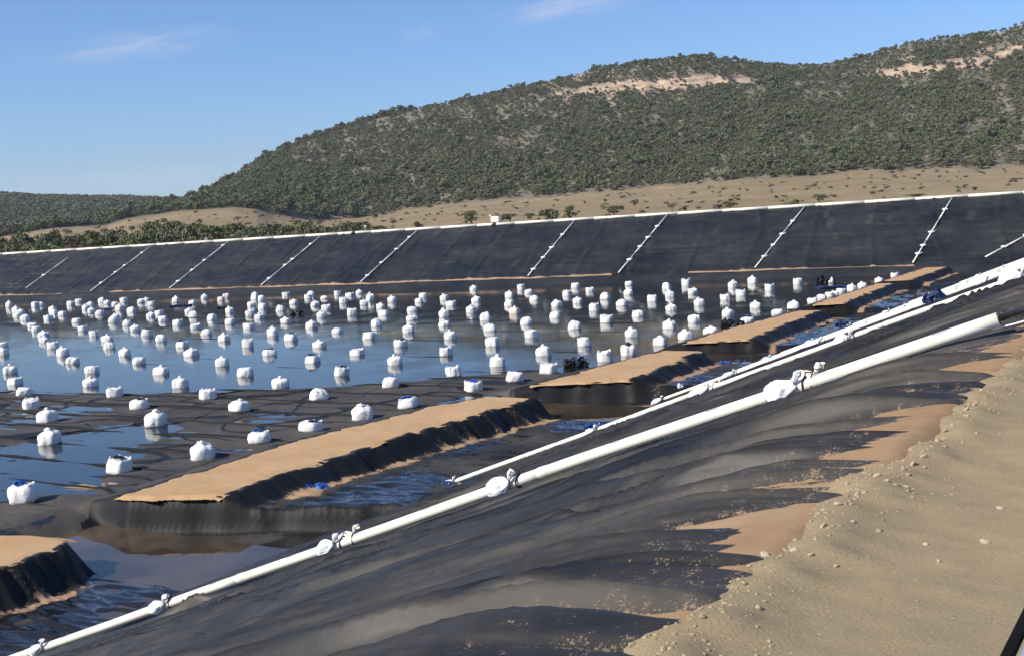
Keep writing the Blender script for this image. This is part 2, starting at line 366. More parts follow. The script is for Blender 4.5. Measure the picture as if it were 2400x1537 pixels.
_tl = [28.9, 28.9, 26.8, 29.1, 29.7, 28.9, 27.7, 27.6, 27.3, 26.5, 26.9, 26.8, 26.0, 26.5, 26.6, 26.9, 27.2, 27]
def t_right(s): return np.interp(s, _ss, _tr)+.14*sn(np.asarray(s)*1.0, 0*np.asarray(s), 41)+.08*sn(np.asarray(s)*3.3, 0*np.asarray(s), 42)+.04*sn(np.asarray(s)*8, 0*np.asarray(s), 40)
def t_left(s): return np.interp(s, _ss, _tl)+.14*sn(np.asarray(s)*1.1, 0*np.asarray(s), 43)+.10*sn(np.asarray(s)*2.9, 0*np.asarray(s), 44)+.05*sn(np.asarray(s)*8, 0*np.asarray(s), 39)
_wet = []   # (x, y, radius, depth) low spots of the pond floor that hold puddles
for px, py, r, d in [(185, 956, 3.2, .07), (650, 985, 2.8, .06), (250, 905, 3.5, .05), (300, 1010, 3.2, .055), (230, 1035, 2.6, .05), (60, 1060, 5, .07), (0, 1000, 3.5, .05), (60, 1130, 4, .08), (180, 1075, 3, .05),
                     (330, 1012, 2.2, .04), (30, 1180, 3, .08), (560, 925, 2, .05), (760, 1000, 1.5, .04), (0, 955, 2, .04)]:
    P = at(px, py, ZW); _wet.append((P[0], P[1], r, d))
_shore = np.array([at(px, py, ZW)[:2] for px, py in [(-900, 925), (-300, 922), (0, 916), (250, 920), (560, 915), (830, 903), (1100, 880), (1265, 866), (1330, 872)]])
_shst = np.array([to_st(p[0], p[1]) for p in _shore])
CREASE_SHADE = [0]  # mask of crease lines whose shade is painted on the floor
def near_face(s0, t):
    k = 0 if s0 < 0 else (.40 if s0 < 30 else .52)
    return s0+k*np.clip(28.5-t, 0, 8)
def floor_z(x, y, micro=True):
    x = np.asarray(x, float); y = np.asarray(y, float); s, t = to_st(x, y)
    # pond floor
    o_ = np.argsort(_shst[:, 1]); sh = np.interp(t, _shst[o_, 1], _shst[o_, 0])
    dry = sstep(-1.2, 1.5, sh-s)
    zp = ZW-.10+.165*dry
    lip = sstep(24.5, 21.5, s+.35*(t-31))*sstep(36, 33.5, t)
    for a, b, r, d in _wet: zp = zp-d*1.15*np.exp(-((x-a)**2+(y-b)**2)/(r*r))*dry
    zp = np.maximum(zp, ZW-.2+.28*lip)
    zp = zp+.030*fbm(x*.22, y*.22, 51, 3)+.016*fbm(s*.9, t*.25, 52, 3)
    far = sstep(58, 100, s)
    k = (s-25.75-.10*sn(t*.12, s*.02, 53))/2.85; dk = np.abs(k-np.round(k))*2.85
    am = .05+.055*noise(np.round(k)*3.7, t*.06, 54)+.05*(1-far)
    CREASE_SHADE[0] = 0*s; zp = zp+0*am
    k2 = (s-27.2+.05*t-.25*sn(t*.09, s*.02, 55))/7.3; dk2 = np.abs(k2-np.round(k2))*7.3
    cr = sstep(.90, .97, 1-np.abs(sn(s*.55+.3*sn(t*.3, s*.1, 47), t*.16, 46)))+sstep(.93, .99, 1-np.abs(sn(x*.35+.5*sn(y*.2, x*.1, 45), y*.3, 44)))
    CREASE_SHADE[0] = np.clip(CREASE_SHADE[0]+0*dk2+.8*cr*sstep(95, 60, s), 0, 1)
    if micro:
        zp = zp+dry*(.020*ridge(s*1.3+.25*t, t*.30, 56)+.012*ridge(s*3.1-.5*t, t*.7, 57)+.012*ridge((x+y)*.6+sn(x*.3, y*.3, 50), (x-y)*.25, 48)+.03*sstep(.86, .98, 1-np.abs(sn(s*.55+.3*sn(t*.3, s*.1, 47), t*.16, 46)))+.025*sstep(.9, .99, 1-np.abs(sn(x*.35+.5*sn(y*.2, x*.1, 45), y*.3, 44))))
        zp = zp+.03*sstep(.66, .8, noise(x*.09, y*.09, 58))*far   # low humps that break the far water
    zp = zp+.07*sstep(.66, .80, noise(s*.10+3, t*.05, 59))*sstep(85, 100, s)
    # channel between the strips and the bank
    tr, tl = t_right(s), t_left(s)
    zc = np.where(s > 50, -9.12, ZD); M = np.zeros_like(s)
    for s0, s1, _, _ in SECT:
        s0 = near_face(s0, t)
        e = .22+.5*sn(t*1.3, s*0, 61); inside = sstep(s0-.22+e*.25, s0+.18+e*.25, s)*(1-sstep(s1-.2, s1+.6, s)); M = np.maximum(M, inside)
        fr = np.clip((s-s0)/(s1-s0), 0, 1); zch = np.where(s0 > 50, -8.79-.12*fr, np.where(s0 > 40, -8.70-.30*fr, np.where(s0 > 10, -8.68-.50*fr**.8, -8.78-.46*fr**.65))); ZDl = np.where(s > 50, -9.12, ZD)
        zc = np.where((s > s0-1) & (s < s1+1), ZDl+(zch-ZDl)*sstep(s0-.22+e*.25, s0+.18+e*.25, s), zc)
    zc = np.where(s > 131, -8.66, zc)
    if micro:
        cw = .050*ridge(s*1.15, t*.33, 62)+.045*ridge(s*2.7+.3*t, t*.6, 63)+.035*ridge(s*5.2-.4*t, t*1.1, 59)+.015*sn(s*8, t*1.8, 64)
        cw2 = .05*fbm(s*.6, t*.5, 65, 3)
        zc = zc+(cw*.9+cw2)*(.25+.75*M)
    # the strip (berm)
    rim = .05*np.exp(-((t-tr)/.22)**2)+.05*np.exp(-((t-tl)/.25)**2)
    up_r = sstep(tr-1.0, tr-.05, t); dn_l = 1-sstep(tl+.05, tl+2.4, t)
    bf = (.060*ridge(s*1.5+t*.9+.6*sn(s*.7, t, 64), t*.35, 66)+.035*ridge(s*3.6+t*1.4, t*.7, 67)+.04*fbm(s*1.1, t*1.3, 60, 3)) if micro else 0
    zr = zc+(ZB-.03-zc)*up_r+rim+bf*up_r*(1-sstep(tr-.1, tr+.2, t))
    lf = (.045*ridge(t*1.7+.1*s, s*.07, 68)*sstep(tl+.05, tl+.5, t)*dn_l) if micro else 0
    pond_side = zp
    gap = (1-M)*(1-sstep(29.6, 31.6, t))*(s < 108)
    zl = pond_side+(ZB-.03-pond_side)*dn_l+rim*dn_l+lf
    zb = np.where(t < (tr+tl)/2, zr, zl)
    gd = np.where(s > 50, -9.12, ZD)+.30*sstep(28.5, 31, t)+(.05*fbm(s*.8, t*.8, 69, 3) if micro else 0)
    z = zb*(1-gap)+np.minimum(zb, gd)*gap
    z = np.where((s > 131) & (t < 30), -8.62+.05*fbm(s*.3, t*.3, 70, 3), z)
    return z
# far wall frame
B0 = at(0, 693, -8)[:2]; AD = math.radians(116)
DV = np.array([math.sin(AD), math.cos(AD)]); NV = np.array([-DV[1], DV[0]])
if NV[1] < 0: NV = -NV
def to_wall(x, y): return (x-B0[0])*DV[0]+(y-B0[1])*DV[1], (x-B0[0])*NV[0]+(y-B0[1])*NV[1]
def from_wall(d, o): return B0[0]+DV[0]*d+NV[0]*o, B0[1]+DV[1]*d+NV[1]*o
def crest_z(d): return -1.78+.0038*(d+18.8)
WO = 17.0
def wall_z(d, o):
    zc = crest_z(d)
    z = -8.0+(zc+8.0)*o/WO
    z = np.where(o > WO, zc+.42*sstep(WO+.5, WO+2.2, o), z); z = np.where(o > WO+7, zc+.42-(o-WO-7)*.35, z)
    z = np.where(o < 0, -8.0+o*.42, z); z = np.where((o < 0.45) & (o >= 0), -7.99, z)
    return z
def wall_hit(px, py):
    """point on the far slope seen at a pixel of the photograph"""
    d = ray(px, py); k = 1.0
    lam = 150.0/np.linalg.norm(d[:2])
    for _ in range(60):
        P = d*lam; D, O = to_wall(P[0], P[1]); e = P[2]-(-8+(crest_z(D)+8)*O/WO)
        g = d[2]-((crest_z(D)+8)/WO)*(d[0]*NV[0]+d[1]*NV[1]); lam -= e/g
    P = d*lam; return P, to_wall(P[0], P[1])
def floor_hit(px, py, z0=-8.8):
    P = at(px, py, z0)
    for _ in range(12):
        z = float(floor_z(P[0:1], P[1:2], False)[0]); z = max(z, ZW) if z0 == ZW else z
        P = at(px, py, z)
    return P

# far country
_sky = [(-2600, 430), (-1200, 440), (-400, 447), (0, 460), (40, 458), (100, 468), (200, 467), (300, 468), (380, 472)]
MAIN_SKY = [(-2600, 640), (-600, 600), (0, 560), (150, 535), (300, 500), (400, 478), (440, 468), (500, 445), (560, 415), (620, 372), (700, 337), (800, 302), (900, 274), (1000, 251), (1100, 233), (1200, 210), (1300, 189), (1400, 162), (1500, 147), (1560, 139), (1620, 133),
            (1700, 139), (1750, 149), (1830, 153), (1920, 154), (2000, 141), (2060, 123), (2150, 99), (2250, 86), (2330, 79), (2400, 57), (2600, 30), (3000, 60), (3600, 40), (5000, 200)]
BACK_SKY = [(-3000, 470), (-1200, 452), (-400, 455), (0, 466), (100, 472), (300, 474), (450, 480), (600, 500), (900, 520), (2000, 560)]
BASE = [(-3000, 700), (-600, 580), (0, 556), (60, 545), (130, 534), (250, 528), (300, 512), (420, 496), (550, 488), (600, 492), (640, 506), (750, 520), (850, 514), (950, 500), (1080, 483), (1250, 472), (1400, 457), (1600, 442), (1800, 427), (2000, 411), (2150, 406), (2400, 400), (3000, 380), (5000, 400)]
def _ae(l):
    A = []
    for px, py in l:
        d = ray(px, py); A.append((math.atan2(d[0], d[1]), d[2]/math.hypot(d[0], d[1])))
    A.sort(); A = np.array(A); return lambda th: np.interp(th, A[:, 0], A[:, 1])
E_MAIN, E_BACK, E_BASE = _ae(MAIN_SKY), _ae(BACK_SKY), _ae(BASE)
def _pxaz(px): d = ray(px, 480); return math.atan2(d[0], d[1])
RB, RR, RK = 780.0, 1300.0, 2100.0
_ca = [_pxaz(x) for x in (1250, 1340, 1420, 1720, 1790, 2040, 2100, 2300, 2380)]
def cliff_m(th): return np.interp(th, _ca, [0, .6, 1, 1, .25, .25, 1, 1, .4])
def terr(th, r):
    th, r = np.broadcast_arrays(np.asarray(th, float), np.asarray(r, float))
    em, eb = E_MAIN(th), E_BASE(th); em = np.maximum(em, eb+.0005)
    rb = RB+60*sn(th*9, th*0, 81)
    z1 = -4.5+(rb*eb+4.5)*np.clip((r-205)/(rb-205), 0, 1)**1.15
    t = np.clip((r-rb)/(RR-rb), 0, 1)
    cm = cliff_m(th); g = t**.92
    tc = .83+.03*sn(th*14, th*0, 82)+.012*sn(th*90, th*0, 83); hstep = .065*cm
    g = g*(1-hstep)+hstep*sstep(tc-.012, tc+.012, t)
    nz = (.018*fbm(th*26, t*4, 84, 4)+.008*fbm(th*90, t*14, 85, 3))*np.sin(np.pi*np.clip(t, 0, 1))
    gul = -.022*ridge(th*22+2*t, t*.8, 86)*np.sin(np.pi*np.clip(t, 0, 1))
    z2 = r*(eb+(em-eb)*np.clip(g+nz+gul, 0, 1.0))
    z = np.where(r < rb, z1, z2)
    zr = RR*em
    z = np.where(r > RR, zr-(r-RR)*.10-20*sstep(RR, RR+300, r), z)
    # back ridge to the left
    ek = E_BACK(th); zk = RK*ek*sstep(1250, RK, r)-(r > RK)*(r-RK)*.15
    z = np.maximum(z, np.where(r > 1250, zk, -1e9))
    rock = cm*np.exp(-((t-tc)/.017)**2)*(r > rb)*(r < RR)*(.55+.9*noise(th*120, t*20, 89))
    rock = rock+.75*(noise(th*75, t*16, 87) > .83)*cm*sstep(.35, .8, t)
    return z, t*(r >= rb), rock
def terr_hit(px, py):
    d = ray(px, py); th = math.atan2(d[0], d[1]); e = d[2]/math.hypot(d[0], d[1])
    rs = np.arange(206, 1300, 3.0); z, _, _ = terr(th, rs)
    k = np.argmax(z/rs > e) if (z/rs > e).any() else 60
    r = rs[k]; return np.array([r*math.sin(th), r*math.cos(th), float(z[k])]), r

# ------------------------------------------------------------------ structure meshes
# near bank
s1 = np.concatenate([np.arange(-3, 15, .024), 15*np.exp(np.arange(0, math.log(178/15.), .0033))])
t1 = np.concatenate([np.arange(-.7, 3.5, .05), np.arange(3.5, 22.6, .095)])
S, T = np.meshgrid(s1, t1, indexing='ij'); X, Y = from_st(S, T)
Z = near_z(S, T)+near_folds(S, T)
dust = .12+.14*sstep(3.2, 0, T)+.30*fbm(S*2.2, T*.12, 21, 4)-.02*sstep(14, 3, S)-.12*sstep(16, 50, S)+.25*np.clip(near_folds(S, T), -.1, .15)*sstep(25, 8, S); dust = np.minimum(dust, .42)
silt = .50*sstep(3.2, .3, T+1.2*fbm(S*.8, T*.5, 22, 3))-2.2*near_folds(S, T)*sstep(4, 1, T)+.25*sstep(19.5, 21.5, T)*noise(S*.8, T*.8, 23)-.05
silt = silt*(1-.6*sstep(14, 40, S))
o = link('pond_bank', grid_mesh('pond_bank', X, Y, Z, M_BANK, dict(dust=dust, silt=silt))); tag(o, kind='structure')
# pond floor
rr = np.concatenate([17*np.exp(np.arange(0, math.log(72/17.), .0026)), 72.3*np.exp(np.arange(0, math.log(235/72.), .0048))]); th = np.radians(np.arange(-31.5, 27.5, .075))
R, TH = np.meshgrid(rr, th, indexing='ij'); X, Y = R*np.sin(TH), R*np.cos(TH)
S, T = to_st(X, Y); D, O = to_wall(X, Y); Z = floor_z(X, Y)
floor_crease_shade = CREASE_SHADE[0]*(T > t_left(S)+.4)
tr, tl = t_right(S), t_left(S)
inch = (T < tr-.9)
dust = np.where(T > tl+.5, .62+.3*fbm(X*.3, Y*.3, 24, 3), .30+.3*fbm(S*.7, T*.3, 25, 3))
dust = np.where((T > tr-1.3) & (T < tr+.1), .30+.3*fbm(S*.9, T*.9, 26, 2), dust)
foot = np.exp(-((T-(tr-1.15))/.34)**2); secfar = np.zeros_like(S)
for s0, s_1, _, _ in SECT: secfar = np.maximum(secfar, sstep(s0, s0+2, S)*(1-sstep(s_1-1, s_1+1, S)))
silt = foot*secfar*(.35+.75*noise(S*.35, T*.35, 27))+.35*(noise(S*1.6+T*.8, T*.35, 28) > .80)*((T > tr-1.5) & (T < tr))
silt = silt*sstep(22.5, 26, S+12*(S < 18))+inch*.30*sstep(.6, .85, noise(S*.6, T*1.2, 29))+.35*sstep(.70, .82, noise(S*.8, T*.25, 30))*(T > tl+.3)*(T < 60)*.9
for px, py in [(150, 1143), (215, 1135), (1590, 865), (1470, 905), (720, 1160)]:
    P = at(px, py, -8.75); silt = silt+.8*np.exp(-((X-P[0])**2+(Y-P[1])**2)/(.7**2))
gy, gx = np.gradient(Z); dr = np.maximum(np.gradient(R, axis=0), .02); slope = np.hypot(gy/dr, gx/(R*np.gradient(TH, axis=1)))
steep = sstep(.35, .8, slope); dust = dust-1.2*sstep(.25, .6, slope)*(T < tl+1.2)*(R < 140)-1.3*floor_crease_shade  # steep faces are clean; crease lines get painted shade through the dust value
wet = inch*(.33+.45*noise(S*.33, T*.45, 131)+.25*(S < 18)+.22*(S > 58))+(T > tl+2.2)*(.55*sstep(.02, -.08, Z-ZW-.06)+.35*(noise(S*.35, T*.16, 132) > .68))*1.0
wet = wet-.6*silt-.8*steep
keep = (T > 20.0) & (O < 0.5)
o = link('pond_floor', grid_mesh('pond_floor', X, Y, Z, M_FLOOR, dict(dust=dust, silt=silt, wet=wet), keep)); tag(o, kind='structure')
# far embankment
d1 = np.arange(-110, 215, .26); o1 = np.concatenate([np.arange(-7, 19, .17), np.arange(19, 60, 2.5)])
D, O = np.meshgrid(d1, o1, indexing='ij'); X, Y = from_wall(D, O); Z = wall_z(D, O)
on = (O > .3) & (O < WO)
wr = .06*ridge(D*.30+O*.05, O*.05, 91)+.12*ridge(O*.8+.05*D, D*.10, 92)+.05*ridge(D*.8+.2*O, O*.15, 93)+.05*ridge(O*2.0, D*.22, 90)+.04*sn(D*1.5, O*1.5, 94)
k = (D+.10*O)/7.1+.1*sn(D*.1, O*.1, 95); dk = np.abs(k-np.round(k))*7.1; wr = wr+.16*np.exp(-(dk/.22)**2)*(.4+.8*noise(np.round(k)*3.3, O*.2, 102))
Z = Z+wr*on+(O <= .3)*(.06*fbm(D*.5, O*1.2, 96, 3)+.05*ridge(D*.15, O*.8, 97))
silt = np.exp(-((O-.12)/.20)**2)*1.2*(noise(D*.055, O*0, 98) > .22)
dust = .18+.45*fbm(D*.12, O*.25, 99, 4)+.5*(noise(D*.9, O*.25, 100) > .88)*noise(D*.1, O*.1, 101)+(O < 0)*.15
silt = np.where(O > WO+.25, 0, silt)
me = grid_mesh('far_bank', X, Y, Z, M_WALL, dict(dust=dust, silt=silt)); me.materials.append(M_ROAD)
pol = np.zeros(len(me.polygons), np.int32); cen = np.zeros(len(me.polygons)*3, np.float32); me.polygons.foreach_get('center', cen); cen = cen.reshape(-1, 3)
pol[to_wall(cen[:, 0], cen[:, 1])[1] > WO+.35] = 1; me.polygons.foreach_set('material_index', pol)
tag(link('far_bank', me), kind='structure')
# gravel road beside the camera and the soil lying on the liner edge
def gravel_z(S, T):
    X, Y = from_st(S, T)
    edge = .0+.12*sn(S*1.1, S*0, 31)+.08*sn(S*3.1, S*0, 32)+.05*sn(S*9, S*0, 30)
    return -1.55+.022*fbm(X*1.2, Y*1.2, 33, 4)+.010*fbm(X*9, Y*9, 34, 3)+.06*np.exp(-((T-edge+.15)/.16)**2)*(.4+.6*noise(S*5, T*5, 35))-.45*np.clip(T-edge, 0, 1)
s2 = np.concatenate([np.arange(-8, 14, .045), 14*np.exp(np.arange(0, math.log(180/14.), .012))]); t2 = np.arange(-9, .75, .045)
S, T = np.meshgrid(s2, t2, indexing='ij'); X, Y = from_st(S, T)
Z = gravel_z(S, T)
tag(link('gravel_road', grid_mesh('gravel_road', X, Y, Z, M_GRAVEL)), kind='structure')
t3 = np.arange(-.35, 3.2, .05); S, T = np.meshgrid(s2, t3, indexing='ij'); X, Y = from_st(S, T)
amt = .027-.075*np.clip(T, 0, 4)+.045*fbm(S*.9, T*.7, 36, 4)+.05*(noise(S*.16, S*0, 37)-.5)
Z = near_z(S, T)+amt+.010*fbm(X*12, Y*12, 38, 4)-.09*sstep(20, 40, S)
keep = Z > (near_z(S, T)+near_folds(S, T)-.05)
tag(link('soil_edge', grid_mesh('soil_edge', X, Y, Z, M_SOIL, None, keep)), kind='structure')
# sand on the strips
SD = np.zeros((0,))
for i, (s0, s_1, _, _) in enumerate(SECT):
    ss = np.concatenate([np.arange(s0+.05, s0+4.6, .035), np.arange(s0+4.6, s_1+.3, .10)]); v = np.linspace(0, 1, 34)
    Sg, Vg = np.meshgrid(ss, v, indexing='ij'); Tg = t_right(Sg)-.12+(t_left(Sg)-t_right(Sg)+.24)*Vg
    X, Y = from_st(Sg, Tg); edge = np.minimum(Vg, 1-Vg)
    Z = ZB+.03+.03*fbm(X*.5, Y*.5, 45, 4)+.012*fbm(X*5, Y*5, 46, 2)-.05*np.exp(-(edge/.05)**2)-.25*(Sg > s_1-.2)*(Sg-s_1+.2)
    nf = near_face(s0, Tg)+.12*sn(Tg*2.2, Tg*0, 49)+.05*sn(Tg*7, Tg*0, 48); Z = Z-.10*np.clip(1-(Sg-nf-.12)/.25, 0, 1)
    keep = Sg > nf+.12
    tag(link('sand_strip', grid_mesh('sand_strip', X, Y, Z, M_SAND, None, keep)), kind='structure')
# welded seams and loose creases standing up from the pond floor
def crease(pts, r, hs=1.0):
    V = []; n = len(pts); p = np.array(pts); d = np.gradient(p, axis=0); d /= np.maximum(np.linalg.norm(d, axis=1), 1e-6)[:, None]; nrm = np.stack([-d[:, 1], d[:, 0]], -1)
    prof = [(-1.6, -.5), (-.75, .25), (-.2, 1.0), (.35, .9), (.8, .15), (1.5, -.5)]
    fz = floor_z(p[:, 0], p[:, 1], True)
    wv = np.array([.55+.75*noise(i*.13+p[0, 0], p[0, 1], 141) for i in range(n)]); wv *= np.minimum(1, np.minimum(np.arange(n), n-1-np.arange(n))/5.0)
    A = np.stack([np.stack([p[:, 0]+nrm[:, 0]*a*r*wv, p[:, 1]+nrm[:, 1]*a*r*wv, fz+b*r*hs*wv*1.45], -1) for a, b in prof], 1)
    m = len(prof); idx = np.arange(n*m).reshape(n, m); q = np.stack([idx[:-1, :-1], idx[:-1, 1:], idx[1:, 1:], idx[1:, :-1]], -1).reshape(-1, 4)
    return A.reshape(-1, 3), q
rc = np.random.RandomState(12)
for k in range(-3, 24):
    s_ = 25.75+2.85*k
    if s_ > 62 and k % 2: continue
    tt_ = np.arange(31.6 if s_ < 42 else 30.0, 30+s_*1.9, .30); so = s_+.22*sn(tt_*.10, tt_*0+k, 142)+.06*sn(tt_*.6, tt_*0+k, 143); x, y = from_st(so, tt_)
    A, q = crease(np.stack([x, y], -1), .048+.0003*s_); tag(link('liner_seam', raw_mesh('liner_seam', A, q, M_CREASE_SHADE)), kind='structure')
for k in range(64):
    s_ = rc.uniform(22, 50); t_ = rc.uniform(31.8, 34+s_*1.1); a = rc.uniform(-.5, .5)+(math.pi/2 if rc.rand() < .75 else 0); L = rc.uniform(2, 8); q_ = np.arange(0, L, .18)
    bend = np.cumsum(rc.normal(0, .05, len(q_))); so = s_+np.cumsum(np.cos(a+bend))*.18; to = t_+np.cumsum(np.sin(a+bend))*.18; ok = to > 31.4
    if ok.sum() < 12: continue
    x, y = from_st(so[ok], to[ok]); A, q = crease(np.stack([x, y], -1), rc.uniform(.025, .045)); tag(link('liner_crease', raw_mesh('liner_crease', A, q, M_CREASE_SHADE)), kind='structure')
# water
def water(name, pts, z, mat):
    me = bpy.data.meshes.new(name); me.from_pydata([(p[0], p[1], z) for p in pts], [], [tuple(range(len(pts)))]); me.materials.append(mat)
    if me.polygons[0].normal.z < 0: me.flip_normals()
    tag(link(name, me), kind='structure')
water('pond_water', [from_st(-30, 31.0), from_st(20, 31.0), from_st(42, 29.6), from_st(58, 27.2), from_st(105, 26.8), from_st(140, 27.0), from_st(150, 60), from_st(175, 200), from_st(60, 260), from_st(-30, 150)], ZW, M_WATER)
for s0, s_1, _, _ in SECT[:-1]:
    nx = s_1+4.0
    water('channel_pool', [from_st(s0+4.5, 20.6), from_st(nx, 20.6), from_st(nx, 30.6), from_st(s_1+.2, 30.6), from_st(s_1+.2, 25.3), from_st(s0+4.5, 25.3)], -9.22 if s0 < 0 else (-9.215 if s0 < 40 else (-8.97 if s0 < 50 else -8.865)), M_POOL if s0 < 50 else M_WATER)
# country beyond
thg = np.radians(np.concatenate([np.arange(-75, -29, 1.0), np.arange(-29, 29, .10), np.arange(29, 75, 1.0)]))
rg = np.concatenate([np.arange(196, 780, 11), np.arange(780, 1320, 5.5), np.arange(1320, 2100, 30), np.arange(2100, 4200, 150)])
R, TH = np.meshgrid(rg, thg, indexing='ij'); Z, tt, rock = terr(TH, R)
hill = np.maximum(sstep(.0, .03, tt+.02*fbm(TH*60, R*.02, 88, 3)), (R > 1320)*1.0)
hill = np.maximum(hill, sstep(0.0, -1, TH*57.3+15)*sstep(700, 800, R))
keep = to_wall(R*np.sin(TH), R*np.cos(TH))[1] > WO+8
Xh, Yh = R*np.sin(TH), R*np.cos(TH)
tag(link('hills', grid_mesh('hills', Xh, Yh, Z, M_TERRAIN, dict(hill=hill, rock=rock), keep)), kind='structure')
# outlying ground so the land goes on past the mapped country
MBg = MB(); MBg.add([(-9000, -9000, -12), (9000, -9000, -12), (9000, 9000, -12), (-9000, 9000, -12)], [(0, 1, 2, 3)])
g = MBg.obj('ground', M_ROAD); tag(g, kind='structure')
#PART2

# ------------------------------------------------------------------ things
rnd = random.Random(7)
def wpt(s, t, z): x, y = from_st(s, t); return Vector((float(x), float(y), float(z)))
def icos(sub):
    import bmesh
    bm = bmesh.new(); bmesh.ops.create_icosphere(bm, subdivisions=sub, radius=1.0)
    V = np.array([v.co[:] for v in bm.verts]); Fc = [tuple(v.index for v in f.verts) for f in bm.faces]; bm.free(); return V, Fc
ICO2, ICO3 = icos(2), icos(4)
def crumple(MBo, c, size, seed, amp=.35, f=2.2, ico=None):
    V, Fc = ico or ICO2; c = np.array(c)
    n = sn(V[:, 0]*f+seed*3.1, V[:, 1]*f+V[:, 2]*1.7, seed)+.6*sn(V[:, 2]*f*1.9-seed, V[:, 0]*f*2+V[:, 1], seed+9)
    MBo.add(c+V*np.array(size)*(1+amp*n)[:, None], Fc)

# ---- white bulk bags
def bag_meshes(style, seed):
    """style: neck / crown / slump / flat. unit: 1 wide, 1 high including the top"""
    n, R = 28, []
    prof = {'neck': [(0, .46), (.02, .49), (.12, .51), (.34, .51), (.56, .50), (.69, .46), (.77, .36), (.82, .24), (.85, .12)],
            'crown': [(0, .46), (.02, .48), (.15, .50), (.40, .49), (.62, .48), (.76, .47), (.80, .43), (.74, .30), (.72, .0)],
            'slump': [(0, .46), (.03, .51), (.18, .53), (.42, .51), (.62, .46), (.75, .38), (.84, .27), (.89, .15), (.91, .05)],
            'flat': [(0, .45), (.02, .48), (.14, .51), (.36, .51), (.58, .49), (.72, .44), (.79, .36), (.81, .22), (.80, .0)]}[style]
    V = []
    for j, (z, r) in enumerate(prof):
        for k in range(n):
            a = 2*math.pi*k/n; c, s_ = math.cos(a), math.sin(a)
            sq = 1/max(abs(c), abs(s_)); rr = r*(.62+.38*min(sq, 1.30)) if j < 7 else r
            w = .034*float(sn(np.array([k*.9+seed*5]), np.array([z*2.0+seed]), seed)[0])*(1+1.6*z)+.020*float(sn(np.array([k*2.1]), np.array([z*7.0+seed]), seed+3)[0])
            zz = z+(.05*float(sn(np.array([math.cos(a)*1.4+seed]), np.array([math.sin(a)*1.4]), seed+5)[0]) if z > .5 else 0)
            lean = .07*math.sin(seed*2.3)*z
            V.append((c*(rr+w)+lean, s_*(rr+w), max(zz, 0)))
    Fc = [(j*n+k, j*n+(k+1) % n, (j+1)*n+(k+1) % n, (j+1)*n+k) for j in range(len(prof)-1) for k in range(n)]
    Fc += [tuple(reversed(range(n))), tuple((len(prof)-1)*n+k for k in range(n))]
    b = MB(); b.add(V, Fc); body = b.mesh('bag_body', M_BAG, True)
    lx = .07*math.sin(seed*2.3)*.8; r_ = random.Random(seed)
    sp = MB()
    if style in ('neck', 'slump'):
        ox = lx+(.0 if style == 'neck' else .12); h = .26 if style == 'neck' else .16
        pts = [(ox, 0, .68), (ox+.01, .01, .76), (ox+.03*r_.uniform(-1, 1), 0, .84), (ox+.06*r_.uniform(-1, 1), .02, .72+h)]
        sp.tube([(p[0], p[1], p[2]+.06) for p in pts], [.20, .10, .15, .05], 9); crumple(sp, (ox+.03, 0, .74+h*.7), (.16, .13, .08), seed, .75, 3.1)
    else:
        crumple(sp, (lx-.05, 0, .79), (.22, .20, .07), seed, .6)
    spout = sp.mesh('bag_spout', M_BAG, style == 'neck')
    loops1 = []; lo = MB(); m = {'crown': 4, 'flat': 2, 'neck': 2, 'slump': 1}[style]; hh = {'crown': .20, 'flat': .12, 'neck': .07, 'slump': .12}[style]
    for q in range(m):
        a = math.pi/4+q*math.pi/2+r_.uniform(-.2, .2); cx, cy = .40*math.cos(a)*1.15+lx*.8, .40*math.sin(a)*1.15; z0 = .70 if style != 'neck' else .56
        dx, dy = -math.sin(a)*.09, math.cos(a)*.09; L = r_.uniform(-.05, .05)
        one = MB(); LP = [(cx-dx, cy-dy, z0), (cx-dx*.8+L, cy-dy*.8, z0+hh*.8), (cx+L, cy, z0+hh), (cx+dx*.8+L, cy+dy*.8, z0+hh*.75), (cx+dx, cy+dy, z0)]; one.tube(LP, .028, 6); loops1.append(one.mesh('lifting_loop', M_BAG))
        lo.tube([(cx-dx, cy-dy, z0), (cx-dx*.8+L, cy-dy*.8, z0+hh*.8), (cx+L, cy, z0+hh), (cx+dx*.8+L, cy+dy*.8, z0+hh*.75), (cx+dx, cy+dy, z0)], .028, 6)
    return body, spout, lo.mesh('bag_loops', M_BAG), loops1
BAGM = {st: [bag_meshes(st, i*7+k) for k in range(4)] for i, st in enumerate(('neck', 'crown', 'slump', 'flat'))}
def cover_mesh(mat, seed):
    b = MB(); r_ = random.Random(seed)
    for k in range(3): crumple(b, (r_.uniform(-.15, .2), r_.uniform(-.15, .15), .82+.05*k), (.20, .16, .09), seed+k, .7, 3)
    return b.mesh('bag_cover', mat)
COVM = {'blue': [cover_mesh(M_BLUE, 3), cover_mesh(M_BLUE, 8)], 'navy': [cover_mesh(M_NAVY, 5), cover_mesh(M_NAVY, 12)], 'black': [cover_mesh(M_BLACK, 6)]}
